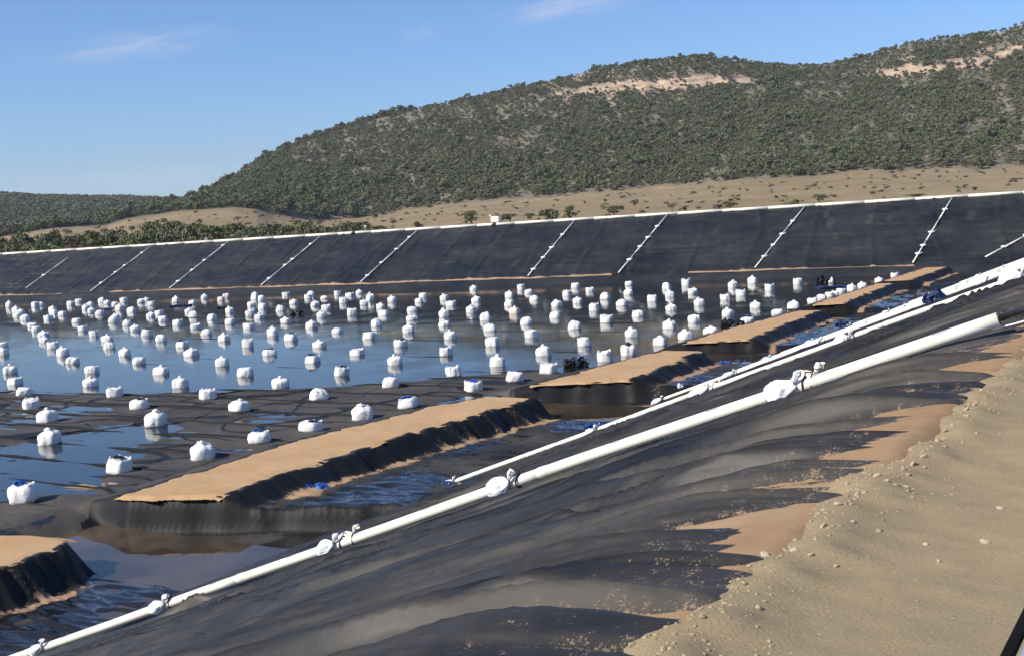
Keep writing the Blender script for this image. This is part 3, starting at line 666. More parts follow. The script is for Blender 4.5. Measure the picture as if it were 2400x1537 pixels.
BAGS = """22 721 705;83 719 705;96 717 708;39 733 717;49 735 724;42 743 731;60 750 736;76 766 755;85 777 763;102 788 775;106 802 788;125 817 799;148 834 812;165 716 704;185 709 699
123 729 717;128 735 725;146 740 728;114 749 737;212 717 707;201 726 713;215 732 721;234 738 726;239 709 697;252 713 703;270 718 706;280 727 712;291 708 696;309 731 719;179 756 744
195 775 762;221 787 773;271 749 735;265 756 740;252 800 784;257 817 801;299 763 748;318 775 760;293 834 815;6 815 800;8 832 815;170 852 835;25 875 854;36 901 883;57 928 906;75 958 932
110 991 958;118 1041 1005;216 874 855;213 905 884;270 932 906;328 960 932 navy;365 1000 962;280 1110 1070 black;326 853 835;378 877 857;424 908 883;450 834 816;57 1180 1130 blue
331 710 700;343 708 697;355 716 705;412 709 694;451 713 703;479 701 689;518 705 694 pink;531 699 686 pink;598 702 684;613 705 691;354 743 731;374 737 726;382 753 739;443 733 722
453 743 728;497 750 735;539 733 718;539 760 744;590 717 706;615 724 709;588 739 723;608 747 734;417 762 747;459 769 757;483 785 770;525 799 781;583 769 756;582 813 792;344 787 769 navy
379 800 783;427 813 797 navy;671 693 684;729 693 682;722 700 689;760 701 694;792 692 680 navy;820 694 685;842 689 679;805 711 695;867 706 686;689 713 701;738 718 705;765 726 713;754 744 728
657 729 715;853 715 703;670 757 743;825 738 721;731 768 751;892 723 710;900 739 726;883 764 746;640 787 765;791 780 767;682 798 779 navy;750 813 797;864 794 776;633 833 817 navy;837 832 817
920 708 693;992 697 685;983 709 697;1042 703 689;1110 680 669;1116 707 694;1194 697 682;1194 718 703;1057 717 704;966 730 718;966 750 738;1042 743 723;1105 732 715;1137 751 731;1207 735 718 pink
959 779 760;1040 764 750;1149 775 758;939 812 794 navy;1056 794 774;1155 811 787;1046 832 812;1222 679 665;1349 675 661 navy;1474 669 658 navy;1239 688 677;1252 704 692;1329 693 679;1383 684 673
1473 691 676;1418 702 685;1354 711 696;1306 719 703;1393 728 709;1458 717 701;1302 745 730;1233 760 742;1346 771 751;1421 756 736;1495 742 725;1246 790 772;1481 789 768;1370 811 787
1474 833 804 black;1563 677 662;1608 669 651 black;1718 674 657;1764 664 647;1804 681 663 navy;1624 689 675;1570 696 681;1528 707 690;1640 716 698;1701 703 688;1737 693 677 navy;1771 722 706
1574 727 712;1628 755 736;1706 741 722;1569 769 749;1751 755 741 navy;1665 781 765;1607 795 773;1547 809 788;1870 666 651;1860 726 705;1823 735 722 navy;1905 711 695 navy;1926 700 691 navy
1944 695 687;1955 693 686;1972 685 676 navy;1997 682 666;2021 674 661;2060 661 650;2097 649 638 navy;522 858 836;575 882 858;658 909 883;488 937 910;748 938 910;562 967 937;730 1012 983 navy
610 1040 1008 blue;476 1079 1037;733 850 830 navy;800 880 857 navy;927 855 832;1166 858 832;1274 833 809;1418 847 819;1065 880 856;1286 876 850;1207 896 869;916 911 882;1111 918 890 blue
958 958 928 blue;851 983 948"""
STY = {(365, 1000): 'neck', (118, 1041): 'neck', (110, 991): 'neck', (57, 1180): 'flat', (280, 1110): 'crown', (476, 1079): 'neck', (610, 1040): 'flat', (562, 967): 'neck', (730, 1012): 'flat', (488, 937): 'crown', (748, 938): 'slump',
       (658, 909): 'neck', (851, 983): 'neck', (958, 958): 'flat', (1111, 918): 'crown', (916, 911): 'flat', (270, 932): 'crown', (328, 960): 'flat', (57, 928): 'flat', (75, 958): 'crown', (791, 780): 'slump'}
bl = []
for tok in BAGS.replace('\n', ';').split(';'):
    q = tok.split()
    if q: bl.append((int(q[0]), int(q[1]), int(q[2]), q[3] if len(q) > 3 else ''))
ORD = ['nearest', 'second nearest', 'third nearest', 'fourth nearest', 'fifth nearest', 'sixth nearest', 'seventh nearest', 'eighth nearest', 'ninth nearest', 'tenth nearest', 'eleventh nearest', 'twelfth nearest', 'thirteenth nearest',
       'fourteenth nearest', 'fifteenth nearest', 'sixteenth nearest', 'seventeenth nearest', 'eighteenth nearest', 'nineteenth nearest', 'twentieth nearest', '21st nearest', '22nd nearest', '23rd nearest', '24th nearest', '25th nearest',
       '26th nearest', '27th nearest', '28th nearest', '29th nearest', '30th nearest']+['%dth nearest' % q if q % 10 > 3 or q % 10 == 0 else '%d%s nearest' % (q, ['', 'st', 'nd', 'rd'][q % 10]) for q in range(31, 80)]
PIPEX = [62, 208, 393, 612, 845, 1238, 1450, 1770, 2140]
PN = ['first', 'second', 'third', 'fourth', 'fifth', 'sixth', 'seventh', 'eighth', 'ninth']
cols = {}
for b_ in bl: cols.setdefault(min(range(9), key=lambda i: abs(PIPEX[i]-b_[0])), []).append(b_)
rank = {}
for c_, L in cols.items():
    for i, b_ in enumerate(sorted(L, key=lambda q: -q[1])): rank[b_] = (c_, i)
TOPW = {'neck': 'pointed tied neck', 'crown': 'open top and upright loops', 'slump': 'slumped crumpled top', 'flat': 'flat gathered top'}
TOPW['crown'] = 'open top'
for b_ in bl:
    px, yb, yt, tg = b_
    P = floor_hit(px, yb, ZW); s_, t_ = to_st(P[0], P[1]); fz = float(floor_z(P[0:1], P[1:2])[0]); wet = fz < ZW
    z0 = max(fz-.02, ZW-.16); dep = P@FW; wid = .90*rnd.uniform(.94, 1.08)
    if px > 1880 and yb > 640: wid = .80
    hgt = max((yb-yt)/F_PX*dep*1.02, .42)+(P[2]-z0)
    st = STY.get((px, yb)) or (rnd.choice(['neck', 'neck', 'slump', 'crown', 'flat']) if tg in ('', 'pink') else rnd.choice(['flat', 'crown']))
    bd, spm, lpm, lps = rnd.choice(BAGM[st])
    yaw = rnd.uniform(-.5, .5)+(math.pi/2)*rnd.randrange(4)
    e = empty('bulk_bag', (P[0]+.35*P[0]/dep, P[1]+.35*P[1]/dep, z0), (rnd.gauss(0, .055), rnd.gauss(0, .055), yaw))
    e.scale = (wid, wid, hgt)
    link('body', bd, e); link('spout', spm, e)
    if yb > 830:
        for lm in lps: link('lifting_loop', lm, e)
    else: tag(link('lifting_loops', lpm, e), kind='stuff')
    if tg in COVM: link('plastic_cover', rnd.choice(COVM[tg]), e)
    if tg == 'pink':
        for ch in e.children: ch.data = ch.data.copy(); ch.data.materials[0] = M_BAG_PINK
    c_, i_ = rank[b_]
    look = {'blue': 'with bright blue plastic', 'navy': 'with dark blue plastic', 'black': 'with black plastic', 'pink': 'stained pinkish'}.get(tg, 'with '+TOPW[st])
    tag(e, 'white bulk bag %s, %s below the %s far slope pipe' % (look, ORD[i_], PN[c_]), 'bulk bag', 'white bulk bags weighing down the pond liner')

# ---- scraps of plastic
def scrap(name, px, py, mat, size, label, seed, cat='plastic sheet', n=6, flat=.45, z=None, group=None):
    P = floor_hit(px, py, -9.0) if z is None else at(px, py, z)
    b = MB(); r_ = random.Random(seed)
    for k in range(n):
        a = r_.uniform(-.5, .5)*size; c = r_.uniform(-.22, .22)*size
        q = size*r_.uniform(.12, .26); crumple(b, (a, c, q*flat), (q, q*.7, q*flat*1.4), seed*5+k, .65, 2.6)
    o = b.obj(name, mat); o.location = (P[0], P[1], P[2]); tag(o, label, cat, group); return o
GB = 'scraps of blue plastic on the black liner'
scrap('blue_plastic', 742, 1145, M_BLUE, .85, 'crumpled blue plastic beside the nearest sand strip, by a tan silt patch', 1, n=10, group=GB)
scrap('blue_plastic', 1200, 997, M_BLUE, .75, 'bright blue crumpled plastic at the foot of the longest sand strip', 2, n=8, group=GB)
scrap('blue_plastic', 1393, 1000, M_BLUE, .65, 'blue plastic scrap lying above the small white bag on the pipe', 3, n=8, group=GB)
scrap('blue_plastic', 1462, 905, M_BLUE, .75, 'blue plastic scrap on the edge of the dark step facing the camera', 4, n=8, group=GB)
scrap('blue_plastic', 1628, 852, M_BLUE, .8, 'dark blue plastic scrap beside the far end of a sand strip', 5, n=7, group=GB)
scrap('blue_plastic', 1697, 854, M_BLUE, .8, 'middle one of three blue plastic scraps in the side channel', 6, n=6, group=GB)
scrap('blue_plastic', 1742, 851, M_NAVY, .9, 'dark blue plastic scrap touching the white pipe in the side channel', 7, n=8, group=GB)
scrap('blue_plastic', 425, 717, M_NAVY, 1.9, 'spread dark blue plastic in the water near the far bank, below third pipe', 8, n=12, flat=.18, z=ZW, group=GB)
scrap('blue_plastic', 250, 724, M_NAVY, 1.8, 'dark blue plastic floating beside bags at the far left of the pond', 9, n=8, flat=.15, z=ZW, group=GB)
scrap('blue_plastic', 1945, 674, M_NAVY, 2.6, 'long row of dark blue plastic scraps in water left of the far sand strip', 10, n=16, flat=.12, z=ZW, group=GB)
scrap('blue_plastic', 1983, 761, M_NAVY, 1.0, 'dark blue plastic at the lower end of a distant white pipe', 11, n=6, group=GB)
scrap('black_plastic_heap', 694, 737, M_BLACK, 1.15, 'black plastic heap standing in the middle of the blue water', 12, 'plastic heap', n=9, flat=.55, z=ZW)
scrap('black_plastic_heap', 1718, 766, M_BLACK, 1.35, 'large black plastic heap at the edge of a sand strip', 13, 'plastic heap', n=10, flat=.65, z=ZW)
scrap('black_plastic_heap', 1350, 858, M_BLACK, 1.25, 'black plastic heap with blue netting beside the second sand strip', 14, 'plastic heap', n=10, flat=.65, z=ZW)
scrap('black_plastic_heap', 520, 722, M_BLACK, 1.3, 'low black plastic heap in the water near the far bank', 15, 'plastic heap', n=7, flat=.2, z=ZW)
scrap('blue_netting', 1346, 844, M_NAVY, .8, 'blue netting draped over the black heap beside the second sand strip', 16, 'netting', n=6, flat=.4, z=-8.35)
scrap('torn_white_bag', 1820, 820, M_SBAG, 1.4, 'torn greyish white sheet lying on a step of black liner', 17, 'torn bag', n=8, flat=.3)
scrap('small_white_bag', 1598, 908, M_SBAG, .42, 'small upright white bag on the liner beside the dark step', 18, 'small bag', n=4, flat=1.0)
scrap('white_bag_upright', 1949, 664, M_BAG, .55, 'narrow upright white bag in dark water at the far bank', 19, 'small bag', n=5, flat=1.5, z=ZW)
scrap('black_plastic_heap', 1935, 662, M_BLACK, 1.5, 'dark tangle of plastic beside the narrow upright white bag', 20, 'plastic heap', n=9, flat=.7, z=ZW)

# ---- pipes on the near bank
def sandbag(center, axis, size, seed, label, mat=None, group=None, neck=True):
    """a filled sandbag lying along AXIS (unit vector), size = (length, width, height)"""
    ax = Vector(axis).normalized(); up = Vector((0, 0, 1)); sd_ = ax.cross(up).normalized(); up2 = sd_.cross(ax)
    b = MB(); V, Fc = ICO3
    n = sn(V[:, 0]*2.0+seed, V[:, 1]*2.6+V[:, 2], seed)*.15+ridge(V[:, 0]*1.5+V[:, 1]*2.2, V[:, 2]*3+seed, seed+2)*.07+ridge(V[:, 1]*4+V[:, 2]*2, V[:, 0]*2.2, seed+4)*.05-.05
    sx = 1-.30*np.clip(V[:, 0], 0, 1)**2
    Q = np.stack([V[:, 0]*(1+n)*size[0]/2, V[:, 1]*(1+n)*sx*size[1]/2, V[:, 2]*(1+n)*sx*size[2]/2], -1)
    Q[:, 2] += size[2]*.12*np.abs(V[:, 1])*-1
    b.add(Q, Fc)
    e = empty('sandbag', center); e.matrix_world = Matrix(((ax.x, sd_.x, up2.x, center[0]), (ax.y, sd_.y, up2.y, center[1]), (ax.z, sd_.z, up2.z, center[2]), (0, 0, 0, 1)))
    b.obj('sack', mat or M_SBAG, e, True)
    if neck:
        k = MB(); L = size[0]*.46
        k.tube([(L, 0, 0), (L+.03, 0, .02), (L+.06, .0, .05), (L+.12, .01, .10)], [.035, .018, .035, .05], 8); crumple(k, (L+.12, 0, .09), (.05, .045, .04), seed, .6)
        k.obj('tied_neck', mat or M_SBAG, e)
        q = MB(); q.tube([(L+.03, .022*math.cos(a), .02+.024*math.sin(a)) for a in np.linspace(0, 6.3, 9)], .006, 5); q.obj('tie', M_ROPE, e)
    tag(e, label, 'sandbag', group); return e
def rope_loop(center, axis, r, label, seed, thick=.012):
    ax = Vector(axis).normalized(); a = ax.cross(Vector((0, 0, 1))).normalized(); c = a.cross(ax); b = MB()
    sk = .35
    pts = [Vector(center)+(a*math.cos(q)+c*math.sin(q))*r*(1+.10*math.sin(3*q+seed))+ax*(sk*r*math.sin(q)) for q in np.linspace(0, 2*math.pi, 17)]
    b.tube(pts, thick, 7); b.tube([pts[4], pts[4]+Vector((.02, .03, .05)), pts[4]+ax*.09+Vector((0, 0, .02))], thick*.8, 6)
    o = b.obj('rope_tie', M_ROPE); return tag(o, label, 'rope')
PR = .075
def pipe_pt(s, t, lift=0.0, r=PR):
    z6 = float(near_z(np.array(s), np.array(6.0))); z = float(near_z(np.array(s), np.array(t)))+.087 if t >= 6 else z6+.087+(6-t)*(-1.485-z6-.087)/(6-.47)
    return wpt(s, t, z+r+lift)
def t_of_px(s, px):
    ts = np.linspace(.2, 21.6, 400); xs = np.array([proj(pipe_pt(s, t))[0] for t in ts]); return float(np.interp(-px, -xs, ts))
def near_pipe(s, t0, t1, label, seg=5.8, r=PR, mat=None):
    a, b_ = pipe_pt(s, t0, 0, r), pipe_pt(s, t1, 0, r)
    e = empty('white_pipe', a); tag(e, label, 'pipe', 'white pipes laid down the near bank')
    rg_ = random.Random(int(s*10)); t = t0; n = 0
    while t < t1-.2:
        te = min(t+seg, t1); m = MB(); pts = [pipe_pt(s+.012*math.sin(q*.7+s), q, .006*math.sin(q*.9+s), r)-a for q in np.linspace(t, te, 12)]
        m.tube(pts, r, 20); m.obj('pipe_section', mat or M_PVC, e, True)
        if te < t1-.3:
            c = MB(); d = (pts[-1]-pts[-2]).normalized(); c.tube([pts[-1]-d*.10, pts[-1]-d*.09, pts[-1]+d*.05, pts[-1]+d*.06], [r*1.0, r*1.07, r*1.07, r*1.0], 20); c.obj('coupling', mat or M_PVC, e, True)
        if s < 30:     # faint printed marks along the crown of the pipe
            for q in np.arange(t+.5, te-.3, 1.35):
                c0 = pipe_pt(s+.012*math.sin(q*.7+s), q, .006*math.sin(q*.9+s), r)-a; c1 = pipe_pt(s+.012*math.sin(q*.7+s), q+.16, .006*math.sin((q+.16)*.9+s), r)-a
                d = (c1-c0).normalized(); sd_ = d.cross(Vector((0, 0, 1))).normalized(); up = sd_.cross(d); an = 1.05
                nr = (up*math.sin(an)+sd_*(-math.cos(an)))
                V = []
                for ww in (-.012, .012):
                    for cc in (c0, c1):
                        V.append(cc+nr*(r+.0015)+sd_*0+(up*math.cos(an)+sd_*math.sin(an))*ww)
                k = MB(); k.add(V, [(0, 1, 3, 2)]); k.obj('print_mark', M_MARK, e)
        t = te
    return e
names = ['near white pipe with open square end at the crest, largest in the photo', 'second white pipe down the near bank, starting at the blue and white bag', 'third white pipe down the near bank, beginning at a sandbag in the channel',
         'fourth white pipe down the near bank, with a thin lower end', 'fifth white pipe, close behind the fourth, on the near bank', 'sixth white pipe, in the bundle of lines towards the far corner', 'seventh white pipe, high in the bundle towards the far corner',
         'eighth white pipe, second from the far end of the near bank', 'farthest white pipe laid down the near bank, by the corner']
PS = [9.25, 28.0, 45.6, 54.5, 61.0, 76.0, 92.0, 112.0, 133.0]
for s_, nm, t0, t1 in zip(PS, names, [.47, .6, .6, .6, .6, .6, .6, .6, .6], [21.4, 21.3, 21.2, 21.2, 20.8, 20.9, 21.0, 21, 21]): near_pipe(s_, t0, t1, nm, r=PR if s_ < 50 else PR*.86)
# open end of the near pipe: black disc as bore shade, hose and cord
pe = pipe_pt(9.25, .47); ax1 = (pipe_pt(9.25, .47)-pipe_pt(9.25, 2.0)).normalized()
b = MB(); b.tube([pe+ax1*.002, pe+ax1*.012], PR*.9, 20); o = b.obj('bore_shade_disc', M_BLACK); tag(o, 'black disc for the shaded bore at the crest end of the largest white pipe', 'pipe end')
b = MB(); b.tube([pe+ax1*.02, pe+ax1*.5+Vector((0, 0, .01)), pe+ax1*1.3+Vector((0, 0, .0)), pe+ax1*2.4+Vector((0, 0, -.03))], .035, 12); tag(b.obj('black_hose', M_BLACK, None, True), 'black hose running from the open end of the largest pipe', 'hose')
b = MB(); pts = [pe+ax1*q+Vector((.04*math.sin(q*9), .02*math.cos(q*7), -.10-.02*q)) for q in np.linspace(-.05, 2.0, 24)]; b.tube(pts, .011, 6); tag(b.obj('rope', M_SBAG, None, True), 'thin white cord lying below the black hose', 'cord')
# sandbags tied on the pipes
def bag_on(s, px, size, seed, label, mat=None, double=False, dlab='', rope=True, ropelab=None, grp='sandbags tied along the near pipes'):
    t = t_of_px(s, px); c = pipe_pt(s, t); ax = (pipe_pt(s, max(t-.4, .1))-pipe_pt(s, t+.4)).normalized()
    sd_ = ax.cross(Vector((0, 0, 1))).normalized()      # horizontal, points away from the sun side
    near = -Vector((U[0], U[1], 0))
    cc = c+near*(PR+size[1]*.10)+Vector((0, 0, size[2]*.10))
    sandbag(cc, ax+Vector((0, 0, .10)), size, seed, label, mat, grp)
    if double: sandbag(c-near*(PR+.10)+ax*size[0]*.55+Vector((0, 0, .06)), ax, (size[0]*.75, size[1]*.7, size[2]*.75), seed+5, dlab, M_SBAG_C, grp)
    if rope: rope_loop(c+ax*(size[0]*.75), ax, PR*1.16, ropelab or ('black rope by the '+' '.join(label.split()[-9:])), seed)
bag_on(9.25, 1832, (.40, .26, .27), 1, 'bulging white sandbag on the largest pipe, nearest its crest end', double=True, dlab='cream sandbag behind the bulging white one near the crest end of largest pipe', ropelab='black rope round the largest pipe, nearest its crest end')
rope_loop(pipe_pt(9.25, t_of_px(9.25, 1905)), ax1, PR*1.1, 'thin black tie beside the bulging sandbag on the largest pipe', 4, .007)
bag_on(9.25, 1175, (.42, .24, .25), 2, 'long white sandbag on the largest pipe, middle one of five', ropelab='black rope round the middle of the largest pipe')
bag_on(9.25, 772, (.40, .22, .22), 3, 'white sandbag on the largest pipe beside the muddy pool', double=True, dlab='cream sandbag behind the white one on the largest pipe beside the muddy pool', ropelab='black rope round the largest pipe beside the muddy pool')
rope_loop(pipe_pt(9.25, t_of_px(9.25, 832)), ax1, PR*1.1, 'second black rope on the largest pipe beside the muddy pool', 5, .009)
bag_on(9.25, 378, (.38, .22, .22), 4, 'white sandbag low on the largest pipe, by the wet channel', ropelab='black rope low on the largest pipe by the wet channel')
bag_on(9.25, 95, (.38, .22, .20), 5, 'white sandbag at the bottom left corner on the largest pipe', rope=False)
bag_on(28.0, 1052, (.55, .24, .22), 6, 'white bag with blue band at the lower end of the second pipe', rope=False)
scrap('blue_band', 1050, 1136, M_BLUE, .28, 'blue plastic wrapped round the bag at the lower end of the second pipe', 21, 'plastic sheet', n=3, flat=1.0, z=float(pipe_pt(28.0, 21.2).z)+.05)
bag_on(28.0, 1385, (.34, .20, .20), 7, 'small white sandbag on the second pipe above the blue scrap')
bag_on(28.0, 1640, (.62, .28, .28), 8, 'long white sandbag on the second pipe, left of a cream one', double=True, dlab='cream sandbag right beside the long white sandbag on the second pipe')
bag_on(28.0, 1975, (.46, .28, .30), 9, 'peaked white sandbag on the second pipe, right of centre')
bag_on(28.0, 2368, (.62, .36, .40), 10, 'large round white sandbag on the second pipe at the right edge')
bag_on(45.6, 1540, (.55, .30, .28), 11, 'white sandbag at the lower end of the third pipe')
bag_on(45.6, 1706, (.60, .28, .26), 12, 'white sandbag on the third pipe, left of the blue scraps')
bag_on(45.6, 1910, (.62, .28, .28), 13, 'white sandbag on the third pipe beside the fourth pipe')
scrap('blue_plastic', 2192, 712, M_NAVY, .95, 'dark blue plastic tied on the third pipe near the right', 22, n=6, flat=.9, z=float(pipe_pt(45.6, t_of_px(45.6, 2192)).z)+.05, group=GB)
for s_, l in ((45.6, (2300,)), (54.5, (1795, 2020, 2230)), (61.0, (1895, 2110, 2330)), (76.0, (1985, 2075, 2260)), (92.0, (2170, 2345)), (112.0, (2290,))):
    for k, px in enumerate(l):
        bag_on(s_, px, (.46, .22, .24), 30+k+int(s_), 'white sandbag, %s from its foot, on the %s near bank pipe' % (PN[k], {45.6: 'third', 54.5: 'fourth', 61.0: 'fifth', 76.0: 'sixth', 92.0: 'seventh', 112.0: 'eighth'}[s_]) if s_ != 45.6 else 'white sandbag on the third pipe right of the dark blue plastic', rope=False)

# ---- pipes, sandbags and fittings on the far bank
def wall_p(d, o, lift): x, y = from_wall(d, o); return Vector((float(x), float(y), -8+(crest_z(d)+8)*o/WO+lift))
far = [((62, 678), (160, 607), (.40,)), ((208, 688), (352, 582), (.16, .40, .55, .85)), ((393, 682), (536, 569), (.13, .36, .57, .90)), ((612, 672), (752, 557), (.12, .38, .50, .82)), ((845, 665), (982, 540), (.10, .34, .60, .84)),
       ((1238, 650), (1350, 517), (.10, .30, .48, .72)), ((1450, 643), (1566, 505), (.20, .42, .58, .78)), ((1770, 631), (1887, 487), (.16, .34, .52, .74)), ((2140, 620), (2232, 466), (.12, .24, .44, .80)), ((2310, 607), (2460, 528), (.28, .62))]
PN2 = PN+['tenth']
for i, (a, b_, ks) in enumerate(far):
    pa, (da, oa) = wall_hit(*a); pb, (db, ob) = wall_hit(*b_)
    if i > 0: oa = max(oa, .15)
    if 0 < i < 9: ob = min(ob, WO-.3)
    A, B = wall_p(da, oa, .20), wall_p(db, ob, .20)
    e = empty('slope_pipe', A); tag(e, 'thin white pipe down the far slope, %s from the left' % PN2[i], 'pipe', 'white pipes on the far slope')
    nsec = 3
    for k in range(nsec):
        p, q = A.lerp(B, k/nsec)-A, A.lerp(B, (k+1)/nsec)-A; m = MB(); m.tube([p, (p+q)/2+Vector((.02, 0, .02)), q], .088, 12); m.obj('pipe_section', M_PVC, e, True)
        if k: c = MB(); d = (q-p).normalized(); c.tube([p-d*.15, p+d*.15], .104, 12); c.obj('coupling', M_PVC, e, True)
    for k, f in enumerate(ks):
        c = A.lerp(B, f); ax = Vector((DV[0], DV[1], 0))
        sandbag(c+Vector((0, 0, .08)), ax, (.62, .34, .26), 50+i*5+k, 'white sandbag, %s from the foot of the %s far slope pipe' % (PN[k], PN2[i]), None, 'sandbags on the far slope pipes', neck=(k % 2 == 0))
# crest pipe
e = empty('crest_pipe', wall_p(40, WO, 0)); tag(e, 'long white pipe along the whole crest of the far bank', 'pipe')
ori = e.location.copy()
dd = np.arange(-60, 205, 6.0)
for k in range(len(dd)-1):
    m = MB(); p = wall_p(dd[k], WO+.05, .19)-ori; q = wall_p(dd[k+1]-.02, WO+.05+.03*math.sin(k), .19)-ori; m.tube([p, q], .19, 14); m.obj('pipe_section', M_PVC, e, True)
# white tank, markers, black sandbags on the far crest
P = at(1122, 532, -1.45); x, y = from_wall(*[float(v) for v in (wall_hit(1122, 532)[1][0]+1.2, WO+3.2)])
zc_ = float(crest_z(to_wall(x, y)[0]))
e = empty('white_tank', (x, y, zc_+.42), (0, 0, AD*-1+math.pi/2)); b = MB(); b.box((0, 0, .52), (1.35, 1.0, .78)); b.obj('tank', M_PVC, e)
b = MB(); b.box((0, 0, .06), (1.4, 1.05, .12)); b.obj('pallet', M_BARK, e); b = MB(); b.tube([(0, 0, .90), (0, 0, .97)], .14, 12); b.obj('lid', M_BLACK, e)
b = MB(); [b.box((0, 0, z), (1.38, 1.03, .03)) for z in (.3, .6)]; b.obj('cage_band', M_GREYP, e)
tag(e, 'white box shaped tank on the far crest beside a round marker', 'tank')
for px, py, h, lab in ((1136, 520, 1.35, 'round white marker on a post beside the white tank'), (832, 544, .95, 'round white marker on a thin post above the gap between fourth and fifth pipes')):
    d_, o_ = wall_hit(px, py+18)[1]; x, y = from_wall(d_, WO+1.0); zc_ = float(crest_z(d_))
    e = empty('marker_post', (x, y, zc_+.05)); b = MB(); b.tube([(0, 0, 0), (0, 0, h)], .05, 8); b.obj('post', M_SAND, e, True)
    b = MB(); V, Fc = ICO2; b.add(V*np.array([.17, .17, .17])+np.array([0, 0, h+.05]), Fc); b.obj('round_head', M_PVC, e, True); tag(e, lab, 'marker')
for px, py, lab in ((1160, 528, 'black sandbag on the crest pipe right of the white tank'), (829, 549, 'black sandbag leaning on the crest pipe below the round marker')):
    d_, o_ = wall_hit(px, py)[1]; p = wall_p(d_, WO-.15, .32); sandbag(p, Vector((DV[0], DV[1], .5)), (.75, .42, .36), 77, lab, M_BLACK, neck=False)
# folded black and white barrier on the crest
d_, o_ = wall_hit(472, 568)[1]; x, y = from_wall(d_, WO+1.6); e = empty('trestle', (x, y, float(crest_z(d_)))); b = MB()
for q in (-.35, .35): b.tube([(q, 0, 0), (0, 0, .95)], .05, 6)
b.obj('frame', M_SBAG, e); b = MB(); crumple(b, (.75, .1, .35), (.42, .3, .35), 3, .4); b.obj('black_sack', M_BLACK, e); tag(e, 'small white trestle with black sack on the far crest, above third pipe', 'trestle')

# ---- stones
def stone_mesh(seed, mat):
    V, Fc = ICO2 if seed % 2 else icos(1); n = sn(V[:, 0]*1.6+seed, V[:, 1]*1.6+V[:, 2]*1.3, seed)*.25+sn(V[:, 0]*3.5, V[:, 2]*3.5+V[:, 1]*3+seed, seed+1)*.12
    b = MB(); b.add(V*(1+n)[:, None]*np.array([1, .75, .6]), Fc); return b.mesh('stone', mat)
STM = [stone_mesh(i, M_STONE) for i in range(6)]+[stone_mesh(9, M_STONE_PALE)]
rs_ = random.Random(11)
def gz(s, t): return -1.55
stones = []
for px, py, sz in [(1795, 1310, .05), (1745, 1378, .035), (1650, 1478, .045), (1840, 1292, .04), (1862, 1300, .04), (1930, 1255, .045), (1965, 1205, .05), (2000, 1245, .03), (2055, 1135, .05), (2140, 1105, .05), (2165, 1090, .05), (2120, 1120, .04), (2080, 1150, .03),
                   (2200, 1045, .05), (2215, 1018, .05), (2235, 1010, .04), (2265, 975, .05), (2285, 955, .05), (2300, 925, .04), (2310, 1270, .05), (2200, 1320, .03), (2170, 1275, .035), (1900, 1320, .03), (1780, 1440, .04), (1700, 1430, .03), (2345, 1190, .04), (2060, 1010, .03), (1985, 1147, .03), (2290, 1025, .03), (1960, 1330, .03)]:
    stones.append((px, py, sz))
for px, py, sz in stones:
    P = at(px, py, -1.55); _q = to_st(P[0], P[1]); o = link('stone', STM[rs_.randrange(6) if py % 5 else 6], None, (P[0], P[1], max(float(gravel_z(np.array(_q[0]), np.array(_q[1]))), -1.60)+sz*.08)); o.rotation_euler = (rs_.uniform(0, 1), rs_.uniform(0, 1), rs_.uniform(0, 6)); o.scale = (sz*.5, sz*.5, sz*.42)
    tag(o, 'loose tan stone lying along the gravel edge of the liner', 'stone', 'loose stones along the liner edge')
gl = []; b = MB(); V0, F0 = icos(1)
for _ in range(9000):
    u_ = rs_.random(); s_ = -3+60*u_**1.9
    if rs_.random() < .45: t_ = rs_.gauss(-.02+.16*math.sin(s_*2.3)*.5, .16); q = rs_.uniform(.004, .015)*(1.0+.6*(rs_.random() < .1))
    else: t_ = -rs_.uniform(0, 5)*rs_.random(); q = rs_.uniform(.002, .006)*(1+1.2*(rs_.random() < .06))
    if t_ > .45: continue
    x, y = from_st(s_, t_); z = 0
    Vq = V0*np.array([1, rs_.uniform(.6, 1), .55])*q*(1+.25*sn(V0[:, 0]*2+_, V0[:, 1]*2+V0[:, 2], 5))[:, None]; a = rs_.uniform(0, 6.28); ca, sa = math.cos(a), math.sin(a)
    Vq = np.stack([Vq[:, 0]*ca-Vq[:, 1]*sa, Vq[:, 0]*sa+Vq[:, 1]*ca, Vq[:, 2]], -1)
    gl.append((s_, t_)); b.add(Vq+np.array([x, y, z]), F0)
gq = np.array(gl); zz = gravel_z(gq[:, 0], gq[:, 1]); nv = len(V0)
b.v = [(p[0], p[1], p[2]+float(zz[i//nv])) for i, p in enumerate(b.v)]
o = b.obj('gravel', M_STONE); tag(o, kind='stuff')
me = o.data; me.materials.append(M_STONE_PALE); mi = np.zeros(len(me.polygons), np.int32); nf = len(F0); 
for k in range(len(mi)//nf):
    if rs_.random() < .05: mi[k*nf:(k+1)*nf] = 1
me.polygons.foreach_set('material_index', mi)

